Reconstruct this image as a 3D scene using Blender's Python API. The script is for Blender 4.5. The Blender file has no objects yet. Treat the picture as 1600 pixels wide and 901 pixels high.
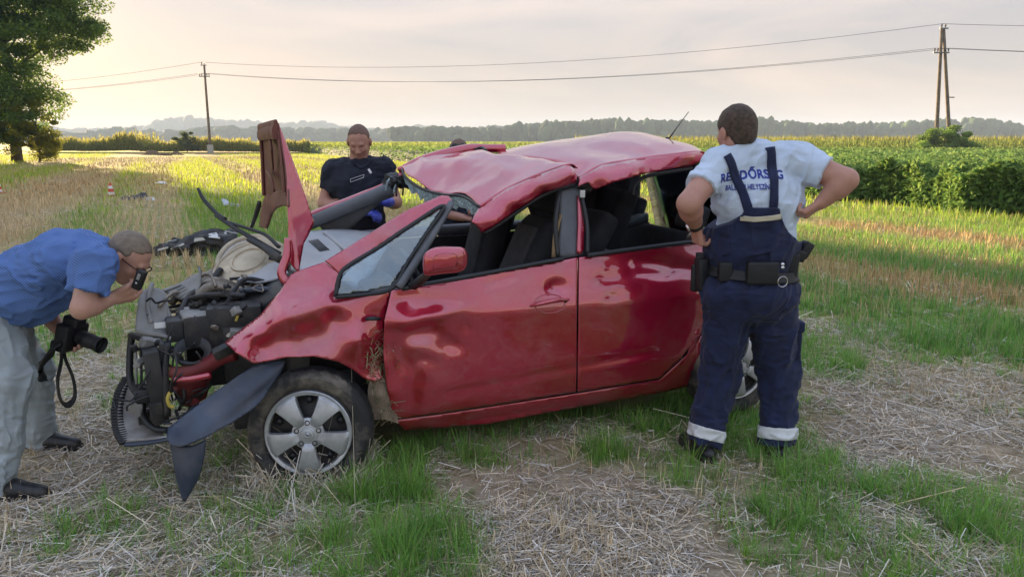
import bpy, bmesh, math, random
import numpy as np
from mathutils import Vector, Matrix, noise as mnoise
from mathutils.geometry import delaunay_2d_cdt
from mathutils.bvhtree import BVHTree
random.seed(7); RNG = np.random.default_rng(11)
R = math.radians
scene = bpy.context.scene
col = scene.collection

# ------------------------------------------------------------------ camera, sky, sun, exposure
F = 1150.0; CX = 800.0; CY = 450.5; CAMH = 1.68
PITCH = math.atan((CY - 220) / F)
cam_d = bpy.data.cameras.new('camera'); cam = bpy.data.objects.new('camera', cam_d); col.objects.link(cam)
cam_d.sensor_width = 36; cam_d.lens = F / 1600 * 36; cam_d.clip_start = 0.05; cam_d.clip_end = 9000
cam.location = (0, 0, CAMH); cam.rotation_euler = (math.pi / 2 - PITCH, 0, 0)
scene.camera = cam

SUN_AZ = -36.5; SUN_EL = 9.0          # degrees, azimuth from +Y towards +X
world = bpy.data.worlds.new('World'); scene.world = world; world.use_nodes = True
def build_world():
    nt = world.node_tree; N = nt.nodes; L = nt.links; N.clear()
    out = N.new('ShaderNodeOutputWorld'); bg = N.new('ShaderNodeBackground')
    sky = N.new('ShaderNodeTexSky'); sky.sky_type = 'NISHITA'; sky.sun_disc = False
    sky.sun_elevation = R(SUN_EL); sky.sun_rotation = R(SUN_AZ)
    sky.altitude = 100; sky.air_density = 1.0; sky.dust_density = 1.4; sky.ozone_density = 1.2
    tc = N.new('ShaderNodeTexCoord'); mp = N.new('ShaderNodeMapping')
    mp.inputs['Scale'].default_value = (1.0, 1.0, 4.5)
    L.new(tc.outputs['Generated'], mp.inputs['Vector'])
    n1 = N.new('ShaderNodeTexNoise'); n1.inputs['Scale'].default_value = 2.3; n1.inputs['Detail'].default_value = 7
    n1.inputs['Roughness'].default_value = .55; n1.inputs['Distortion'].default_value = .6
    L.new(mp.outputs['Vector'], n1.inputs['Vector'])
    rmp = N.new('ShaderNodeValToRGB'); rmp.color_ramp.elements[0].position = .40; rmp.color_ramp.elements[1].position = .72
    L.new(n1.outputs['Fac'], rmp.inputs['Fac'])
    # thin even veil of high cloud over the whole sky, thicker where the noise is high
    ma = N.new('ShaderNodeMath'); ma.operation = 'MULTIPLY_ADD'; ma.inputs[1].default_value = .05; ma.inputs[2].default_value = .92
    L.new(rmp.outputs['Color'], ma.inputs[0])
    hsv = N.new('ShaderNodeHueSaturation'); hsv.inputs['Saturation'].default_value = 1.0
    L.new(sky.outputs['Color'], hsv.inputs['Color'])
    mx = N.new('ShaderNodeMix'); mx.data_type = 'RGBA'
    # the veil itself: peach where it is thick at the horizon, grey-blue higher up, lumpy with soft cloud
    sx = N.new('ShaderNodeSeparateXYZ'); L.new(tc.outputs['Generated'], sx.inputs[0]); er = N.new('ShaderNodeValToRGB'); e = er.color_ramp.elements
    e[0].position = 0; e[0].color = (.50, .385, .31, 1); e[1].position = 1; e[1].color = (.54, .64, .85, 1)
    for p_, c_ in ((.10, (.50, .425, .385)), (.22, (.475, .46, .48)), (.40, (.49, .55, .66))): q = e.new(p_); q.color = (*c_, 1)
    L.new(sx.outputs['Z'], er.inputs['Fac'])
    cl = N.new('ShaderNodeMix'); cl.data_type = 'RGBA'; cl.blend_type = 'MULTIPLY'; cl.inputs['Factor'].default_value = 1.0
    cb = N.new('ShaderNodeValToRGB'); cb.color_ramp.elements[0].position = .40; cb.color_ramp.elements[0].color = (5.7, 6.0, 6.5, 1); cb.color_ramp.elements[1].position = .66; cb.color_ramp.elements[1].color = (8.7, 8.2, 7.7, 1)
    L.new(n1.outputs['Fac'], cb.inputs['Fac']); L.new(er.outputs['Color'], cl.inputs['A']); L.new(cb.outputs['Color'], cl.inputs['B']); L.new(cl.outputs['Result'], mx.inputs['B'])
    L.new(ma.outputs[0], mx.inputs['Factor']); L.new(hsv.outputs['Color'], mx.inputs['A'])
    L.new(mx.outputs['Result'], bg.inputs['Color']); bg.inputs['Strength'].default_value = .050
    L.new(bg.outputs['Background'], out.inputs['Surface'])
build_world()
sun_d = bpy.data.lights.new('sun', 'SUN'); sun = bpy.data.objects.new('sun', sun_d); col.objects.link(sun)
sun_d.energy = 5.0; sun_d.angle = R(.5); sun_d.color = (1.0, .74, .42)
_sd = Vector((math.sin(R(SUN_AZ)) * math.cos(R(SUN_EL)), math.cos(R(SUN_AZ)) * math.cos(R(SUN_EL)), math.sin(R(SUN_EL))))
sun.rotation_euler = _sd.to_track_quat('Z', 'Y').to_euler()
scene.view_settings.view_transform = 'Standard'; scene.view_settings.look = 'None'
scene.view_settings.gamma = 1; scene.view_settings.use_curve_mapping = False
scene.view_settings.exposure = 2.05
scene.render.engine = 'CYCLES'
scene.cycles.max_bounces = 6; scene.cycles.volume_bounces = 0; scene.cycles.transparent_max_bounces = 12
try: scene.cycles.volume_max_steps = 64
except Exception: pass

# ------------------------------------------------------------------ pixels to rays
_s, _c = math.sin(PITCH), math.cos(PITCH)
CAM = np.array([0, 0, CAMH])
def ray(px, py):
    a = (px - CX) / F; b = -(py - CY) / F
    return np.array([a, _c + b * _s, -_s + b * _c])
def atz(px, py, z=0.0):
    d = ray(px, py); return CAM + d * ((z - CAMH) / d[2])
def aty(px, py, y):
    d = ray(px, py); return CAM + d * (y / d[1])

# ------------------------------------------------------------------ materials
MATS = {}
def mat(name, base, rough=.6, metal=0.0, var=0.0, scale=8.0, bump=0.0, bscale=40.0, coat=0.0, col2=None, attr=False,
        spec=.5, detail=5, sss=0.0, trans=0.0, sheen=0.0, dirt=None, dirt_amt=.5, dirt_scale=3.0, alpha=1.0, coatr=.04, coatior=1.5):
    if name in MATS: return MATS[name]
    m = bpy.data.materials.new(name); m.use_nodes = True; nt = m.node_tree; N = nt.nodes; L = nt.links
    b = N['Principled BSDF']
    b.inputs['Base Color'].default_value = (*base, 1); b.inputs['Roughness'].default_value = rough
    b.inputs['Metallic'].default_value = metal; b.inputs['Coat IOR'].default_value = coatior; b.inputs['Specular IOR Level'].default_value = spec
    if coat: b.inputs['Coat Weight'].default_value = coat; b.inputs['Coat Roughness'].default_value = coatr
    if sss: b.inputs['Subsurface Weight'].default_value = sss; b.inputs['Subsurface Radius'].default_value = (.012, .005, .003); b.inputs['Subsurface Scale'].default_value = 1
    if sheen: b.inputs['Sheen Weight'].default_value = sheen
    if alpha < 1: b.inputs['Alpha'].default_value = alpha
    tc = N.new('ShaderNodeTexCoord'); src = None
    if attr:
        at = N.new('ShaderNodeAttribute'); at.attribute_name = 'Col'; src = at.outputs['Color']
    if var or col2:
        no = N.new('ShaderNodeTexNoise'); no.inputs['Scale'].default_value = scale; no.inputs['Detail'].default_value = detail
        L.new(tc.outputs['Object'], no.inputs['Vector'])
        rp = N.new('ShaderNodeValToRGB'); rp.color_ramp.elements[0].position = .32; rp.color_ramp.elements[1].position = .68
        c2 = col2 or tuple(min(1, x * (1 + var)) for x in base); c1 = base if col2 else tuple(x * (1 - var) for x in base)
        rp.color_ramp.elements[0].color = (*c1, 1); rp.color_ramp.elements[1].color = (*c2, 1)
        L.new(no.outputs['Fac'], rp.inputs['Fac']); src = rp.outputs['Color']
    if dirt:
        n2 = N.new('ShaderNodeTexNoise'); n2.inputs['Scale'].default_value = dirt_scale; n2.inputs['Detail'].default_value = 8; n2.inputs['Roughness'].default_value = .65
        L.new(tc.outputs['Object'], n2.inputs['Vector'])
        r2 = N.new('ShaderNodeValToRGB'); r2.color_ramp.elements[0].position = .48; r2.color_ramp.elements[1].position = .75
        r2.color_ramp.elements[1].color = (dirt_amt,) * 3 + (1,)
        L.new(n2.outputs['Fac'], r2.inputs['Fac'])
        mx = N.new('ShaderNodeMix'); mx.data_type = 'RGBA'; mx.inputs['A'].default_value = (*base, 1); mx.inputs['B'].default_value = (*dirt, 1)
        if src: L.new(src, mx.inputs['A'])
        L.new(r2.outputs['Color'], mx.inputs['Factor']); src = mx.outputs['Result']
        mr = N.new('ShaderNodeMath'); mr.operation = 'MULTIPLY_ADD'; mr.inputs[1].default_value = .6; mr.inputs[2].default_value = rough
        L.new(r2.outputs['Color'], mr.inputs[0]); L.new(mr.outputs[0], b.inputs['Roughness'])
    if src: L.new(src, b.inputs['Base Color'])
    if bump:
        nb = N.new('ShaderNodeTexNoise'); nb.inputs['Scale'].default_value = bscale; nb.inputs['Detail'].default_value = 4
        L.new(tc.outputs['Object'], nb.inputs['Vector'])
        bp = N.new('ShaderNodeBump'); bp.inputs['Strength'].default_value = bump; bp.inputs['Distance'].default_value = .01
        L.new(nb.outputs['Fac'], bp.inputs['Height']); L.new(bp.outputs['Normal'], b.inputs['Normal'])
    if trans:
        out = N['Material Output']; tr = N.new('ShaderNodeBsdfTranslucent'); ms = N.new('ShaderNodeMixShader'); ms.inputs[0].default_value = trans
        if src: L.new(src, tr.inputs['Color'])
        else: tr.inputs['Color'].default_value = (*base, 1)
        L.new(b.outputs[0], ms.inputs[1]); L.new(tr.outputs[0], ms.inputs[2]); L.new(ms.outputs[0], out.inputs['Surface'])
    MATS[name] = m; return m

# ------------------------------------------------------------------ object helpers
def tag(o, label=None, cat=None, group=None, kind=None):
    if label: o['label'] = label
    if cat: o['category'] = cat
    if group: o['group'] = group
    if kind: o['kind'] = kind
    return o
def adopt(o, parent):
    if parent is None: return
    o.parent = parent
    if parent.type == 'EMPTY': o.matrix_parent_inverse = Matrix.Translation(-Vector(parent.location))
def root(name, loc, label, cat, group=None):
    e = bpy.data.objects.new(name, None); e.empty_display_size = .2; e.location = Vector([float(x) for x in loc]); col.objects.link(e)
    return tag(e, label, cat, group)
def mk(name, verts, faces, m, parent=None, smooth=True, sharp=None, cols=None, solid=None):
    me = bpy.data.meshes.new(name)
    v = np.asarray(verts, dtype=np.float64).reshape(-1, 3)
    if isinstance(faces, np.ndarray):
        nf, k = faces.shape
        me.vertices.add(len(v)); me.vertices.foreach_set('co', v.astype(np.float32).ravel())
        me.loops.add(nf * k); me.loops.foreach_set('vertex_index', faces.astype(np.int32).ravel())
        me.polygons.add(nf); me.polygons.foreach_set('loop_start', np.arange(0, nf * k, k, dtype=np.int32))
        me.update(calc_edges=True); me.validate()
    else:
        me.from_pydata([tuple(x) for x in v], [], [tuple(int(i) for i in f) for f in faces]); me.update()
    if smooth:
        me.polygons.foreach_set('use_smooth', np.ones(len(me.polygons), dtype=bool))
        if sharp: me.set_sharp_from_angle(angle=R(sharp))
    if cols is not None:
        a = me.attributes.new('Col', 'FLOAT_COLOR', 'POINT')
        c4 = np.ones((len(v), 4), dtype=np.float32); c4[:, :3] = cols; a.data.foreach_set('color', c4.ravel())
    me.materials.append(m)
    o = bpy.data.objects.new(name, me); col.objects.link(o); adopt(o, parent)
    if solid:
        md = o.modifiers.new('thickness', 'SOLIDIFY'); md.thickness = solid; md.offset = -1
    return o
def merge(*vf):
    V = []; Fc = []; n = 0
    for v, f in vf:
        V += [tuple(x) for x in v]; Fc += [tuple(i + n for i in q) for q in f]; n += len(v)
    return V, Fc
def cr(P, n):
    """Catmull-Rom through points P (k,d), n samples per segment"""
    P = np.asarray(P, float)
    if len(P) == 2: return P[0] + (P[1] - P[0]) * np.linspace(0, 1, n + 1)[:, None]
    Q = np.vstack([2 * P[0] - P[1], P, 2 * P[-1] - P[-2]]); out = []
    t = np.linspace(0, 1, n, endpoint=False)[:, None]
    for i in range(len(P) - 1):
        a, b, c, d = Q[i:i + 4]
        out.append(.5 * (2 * b + (c - a) * t + (2 * a - 5 * b + 4 * c - d) * t ** 2 + (3 * b - a - 3 * c + d) * t ** 3))
    return np.vstack(out + [P[-1:]])
def grid_faces(nu, nv, off=0):
    i, j = np.meshgrid(np.arange(nu - 1), np.arange(nv - 1), indexing='ij'); a = (i * nv + j).ravel() + off
    return np.stack([a, a + nv, a + nv + 1, a + 1], 1)
def patch(rows, n=8, disp=None):
    """smooth surface through a grid of control points"""
    rows = [cr(r, n) for r in rows]; A = np.stack(rows)               # (R, C, 3)
    B = np.stack([cr(A[:, j], n) for j in range(A.shape[1])], 1)
    if disp is not None: B = disp(B)
    return B.reshape(-1, 3), grid_faces(B.shape[0], B.shape[1])
def frame_tube(path):
    P = np.asarray(path, float); T = np.gradient(P, axis=0); T /= np.linalg.norm(T, axis=1)[:, None] + 1e-12
    a = np.array([0, 0, 1.]) if abs(T[0][2]) < .9 else np.array([1., 0, 0])
    n = np.cross(T[0], a); n /= np.linalg.norm(n); Ns = []
    for t in T:
        n = n - t * (n @ t); n /= np.linalg.norm(n); Ns.append(n.copy())
    Ns = np.array(Ns); return P, T, Ns, np.cross(T, Ns)
def tube(path, r, k=10, squash=1.0, caps=True, normal=None):
    """r: radius, list of radii, or (rn, rb) pair arrays; squash scales the second axis"""
    P, T, Nn, B = frame_tube(path)
    if normal is not None:
        nn = np.array(normal, float); Nn = nn - T * (T @ nn)[:, None]; Nn /= np.linalg.norm(Nn, axis=1)[:, None]; B = np.cross(T, Nn)
    r = np.broadcast_to(np.asarray(r, float), (len(P),)) if np.ndim(r) <= 1 and np.size(r) in (1, len(P)) else np.interp(np.linspace(0, 1, len(P)), np.linspace(0, 1, len(r)), r)
    th = np.linspace(0, 2 * math.pi, k, endpoint=False)
    V = (P[:, None] + Nn[:, None] * (np.cos(th) * 1)[None, :, None] * r[:, None, None] + B[:, None] * (np.sin(th) * squash)[None, :, None] * r[:, None, None]).reshape(-1, 3)
    Fc = []
    for i in range(len(P) - 1):
        for j in range(k):
            a = i * k + j; b = i * k + (j + 1) % k; Fc.append((a, b, b + k, a + k))
    if caps: Fc += [tuple(range(k - 1, -1, -1)), tuple(range((len(P) - 1) * k, len(P) * k))]
    return V, Fc
def rect_bar(path, w, h, normal):
    """flat bar: w across (along binormal), h along normal"""
    P, T, _, _ = frame_tube(path); nn = np.array(normal, float)
    Nn = nn - T * (T @ nn)[:, None]; Nn /= np.linalg.norm(Nn, axis=1)[:, None]; B = np.cross(T, Nn)
    w = np.interp(np.linspace(0, 1, len(P)), np.linspace(0, 1, np.size(w)), np.atleast_1d(w)); h = np.interp(np.linspace(0, 1, len(P)), np.linspace(0, 1, np.size(h)), np.atleast_1d(h))
    c = .25
    prof = [(-.5, -.5 + c), (-.5 + c, -.5), (.5 - c, -.5), (.5, -.5 + c), (.5, .5 - c), (.5 - c, .5), (-.5 + c, .5), (-.5, .5 - c)]
    V = np.stack([P + B * (a * w)[:, None] + Nn * (b * h)[:, None] for a, b in prof], 1).reshape(-1, 3); k = 8; Fc = []
    for i in range(len(P) - 1):
        for j in range(k):
            a = i * k + j; b = i * k + (j + 1) % k; Fc.append((a, b, b + k, a + k))
    Fc += [tuple(range(k - 1, -1, -1)), tuple(range((len(P) - 1) * k, len(P) * k))]
    return V, Fc
def rbox(c, size, ax=None, bev=.15, seg=2):
    """bevelled box; ax = 3x3 rows (local axes)"""
    bm = bmesh.new(); bmesh.ops.create_cube(bm, size=1)
    for v in bm.verts: v.co = Vector((v.co.x * size[0], v.co.y * size[1], v.co.z * size[2]))
    if bev: bmesh.ops.bevel(bm, geom=list(bm.edges), offset=min(size) * bev, segments=seg, profile=.6, affect='EDGES')
    ax = np.eye(3) if ax is None else np.asarray(ax, float)
    V = [np.asarray(c, float) + ax.T @ np.array(v.co) for v in bm.verts]; bm.verts.index_update()
    Fc = [tuple(v.index for v in f.verts) for f in bm.faces]; bm.free(); return V, Fc
def lathe(prof, c, axis, k=48):
    """prof: list of (r, h) along axis from c"""
    ax = np.asarray(axis, float); ax /= np.linalg.norm(ax); a = np.array([0, 0, 1.]) if abs(ax[2]) < .9 else np.array([1., 0, 0])
    e1 = np.cross(ax, a); e1 /= np.linalg.norm(e1); e2 = np.cross(ax, e1); th = np.linspace(0, 2 * math.pi, k, endpoint=False)
    V = []; Fc = []
    for r, h in prof: V += [np.asarray(c) + ax * h + (e1 * math.cos(t) + e2 * math.sin(t)) * r for t in th]
    for i in range(len(prof) - 1):
        for j in range(k):
            a_ = i * k + j; b = i * k + (j + 1) % k; Fc.append((a_, b, b + k, a_ + k))
    return V, Fc
def h01(ix, iy, iz, seed=0):
    n = (ix * 374761393 + iy * 668265263 + iz * 2147483647 + seed * 1274126177) & 0xffffffff
    n = ((n ^ (n >> 13)) * 1274126177) & 0xffffffff
    return ((n ^ (n >> 16)) & 0xffff) / 65535.0
def vnoise(x, y, z=0.0, seed=0):
    x, y, z = np.broadcast_arrays(np.asarray(x, float), np.asarray(y, float), np.asarray(z, float))
    xi, yi, zi = np.floor(x).astype(np.int64), np.floor(y).astype(np.int64), np.floor(z).astype(np.int64)
    fx, fy, fz = x - xi, y - yi, z - zi; fx = fx * fx * (3 - 2 * fx); fy = fy * fy * (3 - 2 * fy); fz = fz * fz * (3 - 2 * fz)
    def L(a, b, t): return a + (b - a) * t
    c = lambda i, j, k: h01(xi + i, yi + j, zi + k, seed)
    return L(L(L(c(0, 0, 0), c(1, 0, 0), fx), L(c(0, 1, 0), c(1, 1, 0), fx), fy), L(L(c(0, 0, 1), c(1, 0, 1), fx), L(c(0, 1, 1), c(1, 1, 1), fx), fy), fz)
def fbm(x, y, z=0.0, o=4, seed=0):
    s = 0; a = .5
    for i in range(o): s = s + a * vnoise(np.asarray(x) * 2 ** i, np.asarray(y) * 2 ** i, np.asarray(z) * 2 ** i, seed + i); a *= .5
    return s / (1 - .5 ** o)
# ------------------------------------------------------------------ the wreck's own frame: u rearwards, v away from us, w up
_fh = atz(485, 668, .30); _rh = atz(1157, 575, .31)
CU = _rh - _fh; CU[2] = 0; WB = float(np.linalg.norm(CU)); CU /= WB
CV = np.array([-CU[1], CU[0], 0.0]); CW = np.array([0, 0, 1.0]); CO = np.array([_fh[0], _fh[1], 0.0])
def car(u, v, w): return CO + CU * u + CV * v + CW * w
def cpx(px, py, v):
    d = ray(px, py); t = (v - (CAM - CO) @ CV) / (d @ CV); return CAM + d * t
def cuw(px, py, v):
    p = cpx(px, py, v) - CO; return float(p @ CU), float(p[2])
# ================================================================== the field
ROWN = np.array([.907, .421]); ROWD = np.array([-.421, .907])     # across / along the drilled rows
def gz(x, y):
    x = np.asarray(x, float); y = np.asarray(y, float); r = np.hypot(x, y)
    a = np.clip(1 - r / 45, 0, 1)
    return a * (.075 * (fbm(x * .7, y * .7, 0, 3, 5) - .5) + .025 * (vnoise(x * 3.1, y * 3.1, 0, 9) - .5))
def smooth(a, b, x): t = np.clip((x - a) / (b - a), 0, 1); return t * t * (3 - 2 * t)
BANDS = [(-30, .85), (-6.2, .8), (-5.0, .25), (-4.2, .05), (-2.6, .1), (-1.7, .7), (-1.0, .35), (.1, .25), (.6, .9), (3.0, .9), (3.5, .16), (5.1, .3), (5.6, .8), (7.0, .8),
         (7.5, .30), (8.5, .34), (8.8, .9), (9.7, .85), (9.9, .5), (11.3, .95), (11.9, .22), (12.8, .28), (13.5, .85), (16.5, .95), (18, .9), (60, .9)]
TUFTS = [(600, 765, .22, .8), (640, 880, .24, .9), (545, 850, .12, .4), (640, 700, .14, .9), (1080, 650, .40, .8), (1180, 720, .42, .8), (1200, 800, .45, .9), (1330, 780, .40, .9), (1400, 860, .42, .9), (1270, 890, .3, .8), (945, 712, .12, .9), (760, 720, .14, .7), (800, 640, .3, .4), (930, 640, .3, .6),
         (1330, 545, .7, .7), (1480, 520, .9, .8), (1570, 560, .6, .6), (1450, 470, 1.0, .7), (740, 830, .16, .6), (850, 790, .10, .7), (60, 860, .3, .35), (330, 560, .6, .5), (260, 600, .4, .45), (120, 640, .3, .4), (1420, 680, .5, -.3), (150, 760, .9, -.1), (1070, 870, .35, -.3), (780, 790, .25, -.2), (1500, 610, .6, -.2), (1580, 890, .3, .8), (1500, 830, .3, .7)]
def green(x, y):
    """0..1 how grassy the field is: strips along the rows, broken by patches"""
    s = ROWN[0] * x + ROWN[1] * y + .55 * (fbm(x * .5, y * .5, 0, 3, 21) - .5); t = ROWD[0] * x + ROWD[1] * y
    g = np.interp(s, [b[0] for b in BANDS], [b[1] for b in BANDS])
    r = np.hypot(x, y)
    # far field: the bands widen into brown and green sweeps
    g = np.where(r > 42, np.clip(g * 1.1 * smooth(.2, .5, vnoise(s * .25, t * .04, 0, 31)) + .12, 0, 1), g)
    pt = fbm(x * 1.3, y * 1.3, 0, 3, 44); near = smooth(9.5, 5.5, r); ng = np.full(np.shape(x), .30)
    for px_, py_, rad, amt in TUFTS:
        q = atz(px_, py_); k = amt * np.exp(-(((x - q[0]) ** 2 + (y - q[1]) ** 2) / rad ** 2) ** 1.5); ng = ng + k
    g = g * (1 - near) + near * np.clip(np.clip(ng, 0, 1) * (.45 + 1.1 * smooth(.38, .62, pt)), 0, 1)
    return np.clip(g + .25 * (fbm(x * .8, y * .8, 0, 2, 3) - .5), 0, 1)

def ground_mat():
    m = bpy.data.materials.new('field_soil'); m.use_nodes = True; nt = m.node_tree; N = nt.nodes; L = nt.links; b = N['Principled BSDF']
    b.inputs['Roughness'].default_value = .95; b.inputs['Specular IOR Level'].default_value = .1
    geo = N.new('ShaderNodeNewGeometry'); at = N.new('ShaderNodeAttribute'); at.attribute_name = 'Col'
    def noise(sc, det=6, rough=.6):
        n = N.new('ShaderNodeTexNoise'); n.inputs['Scale'].default_value = sc; n.inputs['Detail'].default_value = det; n.inputs['Roughness'].default_value = rough
        L.new(geo.outputs['Position'], n.inputs['Vector']); return n
    soil = N.new('ShaderNodeValToRGB'); e = soil.color_ramp.elements; e[0].position = .3; e[0].color = (.22, .175, .125, 1); e[1].position = .7; e[1].color = (.58, .51, .42, 1)
    L.new(noise(9, 8).outputs['Fac'], soil.inputs['Fac'])
    fine = noise(70, 3, .7); mxa = N.new('ShaderNodeMix'); mxa.data_type = 'RGBA'; mxa.blend_type = 'MULTIPLY'; mxa.inputs['Factor'].default_value = .7
    fr = N.new('ShaderNodeValToRGB'); fr.color_ramp.elements[0].position = .25; fr.color_ramp.elements[0].color = (.45, .42, .4, 1); fr.color_ramp.elements[1].position = .75; fr.color_ramp.elements[1].color = (1.35, 1.3, 1.25, 1)
    L.new(fine.outputs['Fac'], fr.inputs['Fac']); L.new(soil.outputs['Color'], mxa.inputs['A']); L.new(fr.outputs['Color'], mxa.inputs['B'])
    # vertex colour carries the cover of the strips (grass, stubble), weight in a second attribute
    w = N.new('ShaderNodeAttribute'); w.attribute_name = 'Cover'
    mxb = N.new('ShaderNodeMix'); mxb.data_type = 'RGBA'
    L.new(w.outputs['Fac'], mxb.inputs['Factor']); L.new(mxa.outputs['Result'], mxb.inputs['A'])
    mxc = N.new('ShaderNodeMix'); mxc.data_type = 'RGBA'; mxc.blend_type = 'MULTIPLY'; mxc.inputs['Factor'].default_value = .8
    n3 = noise(3.5, 10, .75); f3 = N.new('ShaderNodeValToRGB'); f3.color_ramp.elements[0].position = .3; f3.color_ramp.elements[0].color = (.5, .5, .5, 1); f3.color_ramp.elements[1].position = .7; f3.color_ramp.elements[1].color = (1.4, 1.35, 1.3, 1)
    L.new(n3.outputs['Fac'], f3.inputs['Fac']); L.new(at.outputs['Color'], mxc.inputs['A']); L.new(f3.outputs['Color'], mxc.inputs['B'])
    L.new(mxc.outputs['Result'], mxb.inputs['B']); L.new(mxb.outputs['Result'], b.inputs['Base Color'])
    # drying cracks
    vo = N.new('ShaderNodeTexVoronoi'); vo.feature = 'DISTANCE_TO_EDGE'; vo.inputs['Scale'].default_value = 6.5
    wn = noise(4, 3); wm = N.new('ShaderNodeMix'); wm.data_type = 'VECTOR'; wm.inputs['Factor'].default_value = .12
    L.new(geo.outputs['Position'], wm.inputs['A']); L.new(wn.outputs['Color'], wm.inputs['B']); L.new(wm.outputs['Result'], vo.inputs['Vector'])
    cr_ = N.new('ShaderNodeMath'); cr_.operation = 'LESS_THAN'; cr_.inputs[1].default_value = .028; L.new(vo.outputs['Distance'], cr_.inputs[0])
    hs = N.new('ShaderNodeMath'); hs.operation = 'MULTIPLY_ADD'; hs.inputs[1].default_value = -1.2; L.new(cr_.outputs[0], hs.inputs[0]); L.new(fine.outputs['Fac'], hs.inputs[2])
    bp = N.new('ShaderNodeBump'); bp.inputs['Strength'].default_value = .8; bp.inputs['Distance'].default_value = .012
    L.new(hs.outputs[0], bp.inputs['Height']); L.new(bp.outputs['Normal'], b.inputs['Normal'])
    return m
def build_ground():
    nr, na = 330, 300
    rr = np.concatenate([[0.0], np.geomspace(.5, 2400, nr - 1)]); aa = np.linspace(-math.pi, math.pi, na + 1)
    aa = np.sign(aa) * (np.abs(aa) / math.pi) ** 1.45 * math.pi
    A, RR = np.meshgrid(aa, rr, indexing='ij'); X = RR * np.sin(A); Y = RR * np.cos(A)
    V = np.stack([X, Y, gz(X, Y)], -1).reshape(-1, 3)
    g = green(X, Y); s = ROWN[0] * X + ROWN[1] * Y; t = ROWD[0] * X + ROWD[1] * Y
    br = vnoise(s * .6, t * .05, 0, 71)[..., None]
    gc = np.array([.15, .27, .05]); yc = np.array([.38, .40, .045])
    gcol = gc + (yc - gc) * smooth(15, 60, RR)[..., None]  # cover yellows with distance, sunlight worked into the colour
    stub = np.array([.48, .38, .22]) * (1 - br) + np.array([.44, .30, .15]) * br
    C = gcol * g[..., None] + stub * (1 - g[..., None])
    cov = np.clip(smooth(2.0, 9.0, RR) * .8 + .1 + .6 * g * smooth(1, 4, RR), 0, 1)
    F_ = grid_faces(na + 1, nr)
    o = mk('ground', V, F_[:, ::-1], ground_mat(), cols=C.reshape(-1, 3))
    a = o.data.attributes.new('Cover', 'FLOAT', 'POINT'); a.data.foreach_set('value', cov.ravel().astype(np.float32))
    tag(o, kind='structure')
build_ground()

# ---- loose and growing cover of the field
def scatter(n, r0, r1, az=52, p=1.0):
    """points spread over the fan in front, density falling as r**-p from r0 to r1"""
    u = RNG.random(n); k = 2 - p
    r = (r0 ** k + u * (r1 ** k - r0 ** k)) ** (1 / k) if abs(k) > 1e-6 else r0 * (r1 / r0) ** u
    a = R(az) * (RNG.random(n) * 2 - 1)
    return r * np.sin(a), r * np.cos(a), r
def blades(x, y, z0, h, w, lean, az, cols, bend=.5, seg=2):
    """curved tapering blades: seg*2+1 verts each"""
    n = len(x); dx, dy = np.cos(az), np.sin(az); wx, wy = -dy, dx
    vs = []; 
    for i in range(seg + 1):
        t = i / seg; zz = z0 + h * (t - bend * .28 * t * t * np.abs(lean)); off = h * lean * (t * t * .8 + .2 * t)
        ww = w * (1 - t) ** .7 * .5 if i < seg else 0 * w
        cx, cy = x + dx * off, y + dy * off
        if i < seg:
            vs += [np.stack([cx - wx * ww, cy - wy * ww, zz], 1), np.stack([cx + wx * ww, cy + wy * ww, zz], 1)]
        else: vs.append(np.stack([cx, cy, zz], 1))
    k = 2 * seg + 1; V = np.stack(vs, 1).reshape(-1, 3); base = np.arange(n)[:, None] * k
    T = []
    for i in range(seg):
        a = 2 * i
        if i < seg - 1: T += [[a, a + 1, a + 3], [a, a + 3, a + 2]]
        else: T += [[a, a + 1, a + 2]]
    Fc = (base[:, None, :] + np.array(T)[None]).reshape(-1, 3)
    return V, Fc, np.repeat(cols, k, axis=0)
def cards(P, D, L, w, up, cols):
    """flat slivers: centre P, direction D (n,3), length L, width w, facing up"""
    S = np.cross(D, up); S /= np.linalg.norm(S, axis=1)[:, None] + 1e-9
    a = P - D * (L / 2)[:, None]; b = P + D * (L / 2)[:, None]; s = S * (w / 2)[:, None]
    V = np.stack([a - s, a + s, b + s, b - s], 1).reshape(-1, 3); n = len(P)
    return V, (np.arange(n)[:, None] * 4 + np.arange(4)[None]), np.repeat(cols, 4, axis=0)
def vary(base, n, dv=.25, dh=.06):
    c = np.array(base)[None] * (1 + dv * (RNG.random((n, 1)) * 2 - 1)); return np.clip(c * (1 + dh * (RNG.random((n, 3)) * 2 - 1)), 0, 1)
M_grass = mat('grass_blade', (.1, .2, .03), .55, attr=True, trans=.5, spec=.3)
M_straw = mat('straw', (.4, .3, .18), .7, attr=True, spec=.2)
def in_car(x, y):
    u = (x - CO[0]) * CU[0] + (y - CO[1]) * CU[1]; v = (x - CO[0]) * CV[0] + (y - CO[1]) * CV[1]
    return (u > .2) & (u < 2.3) & (v > .30) & (v < 1.6)
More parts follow.
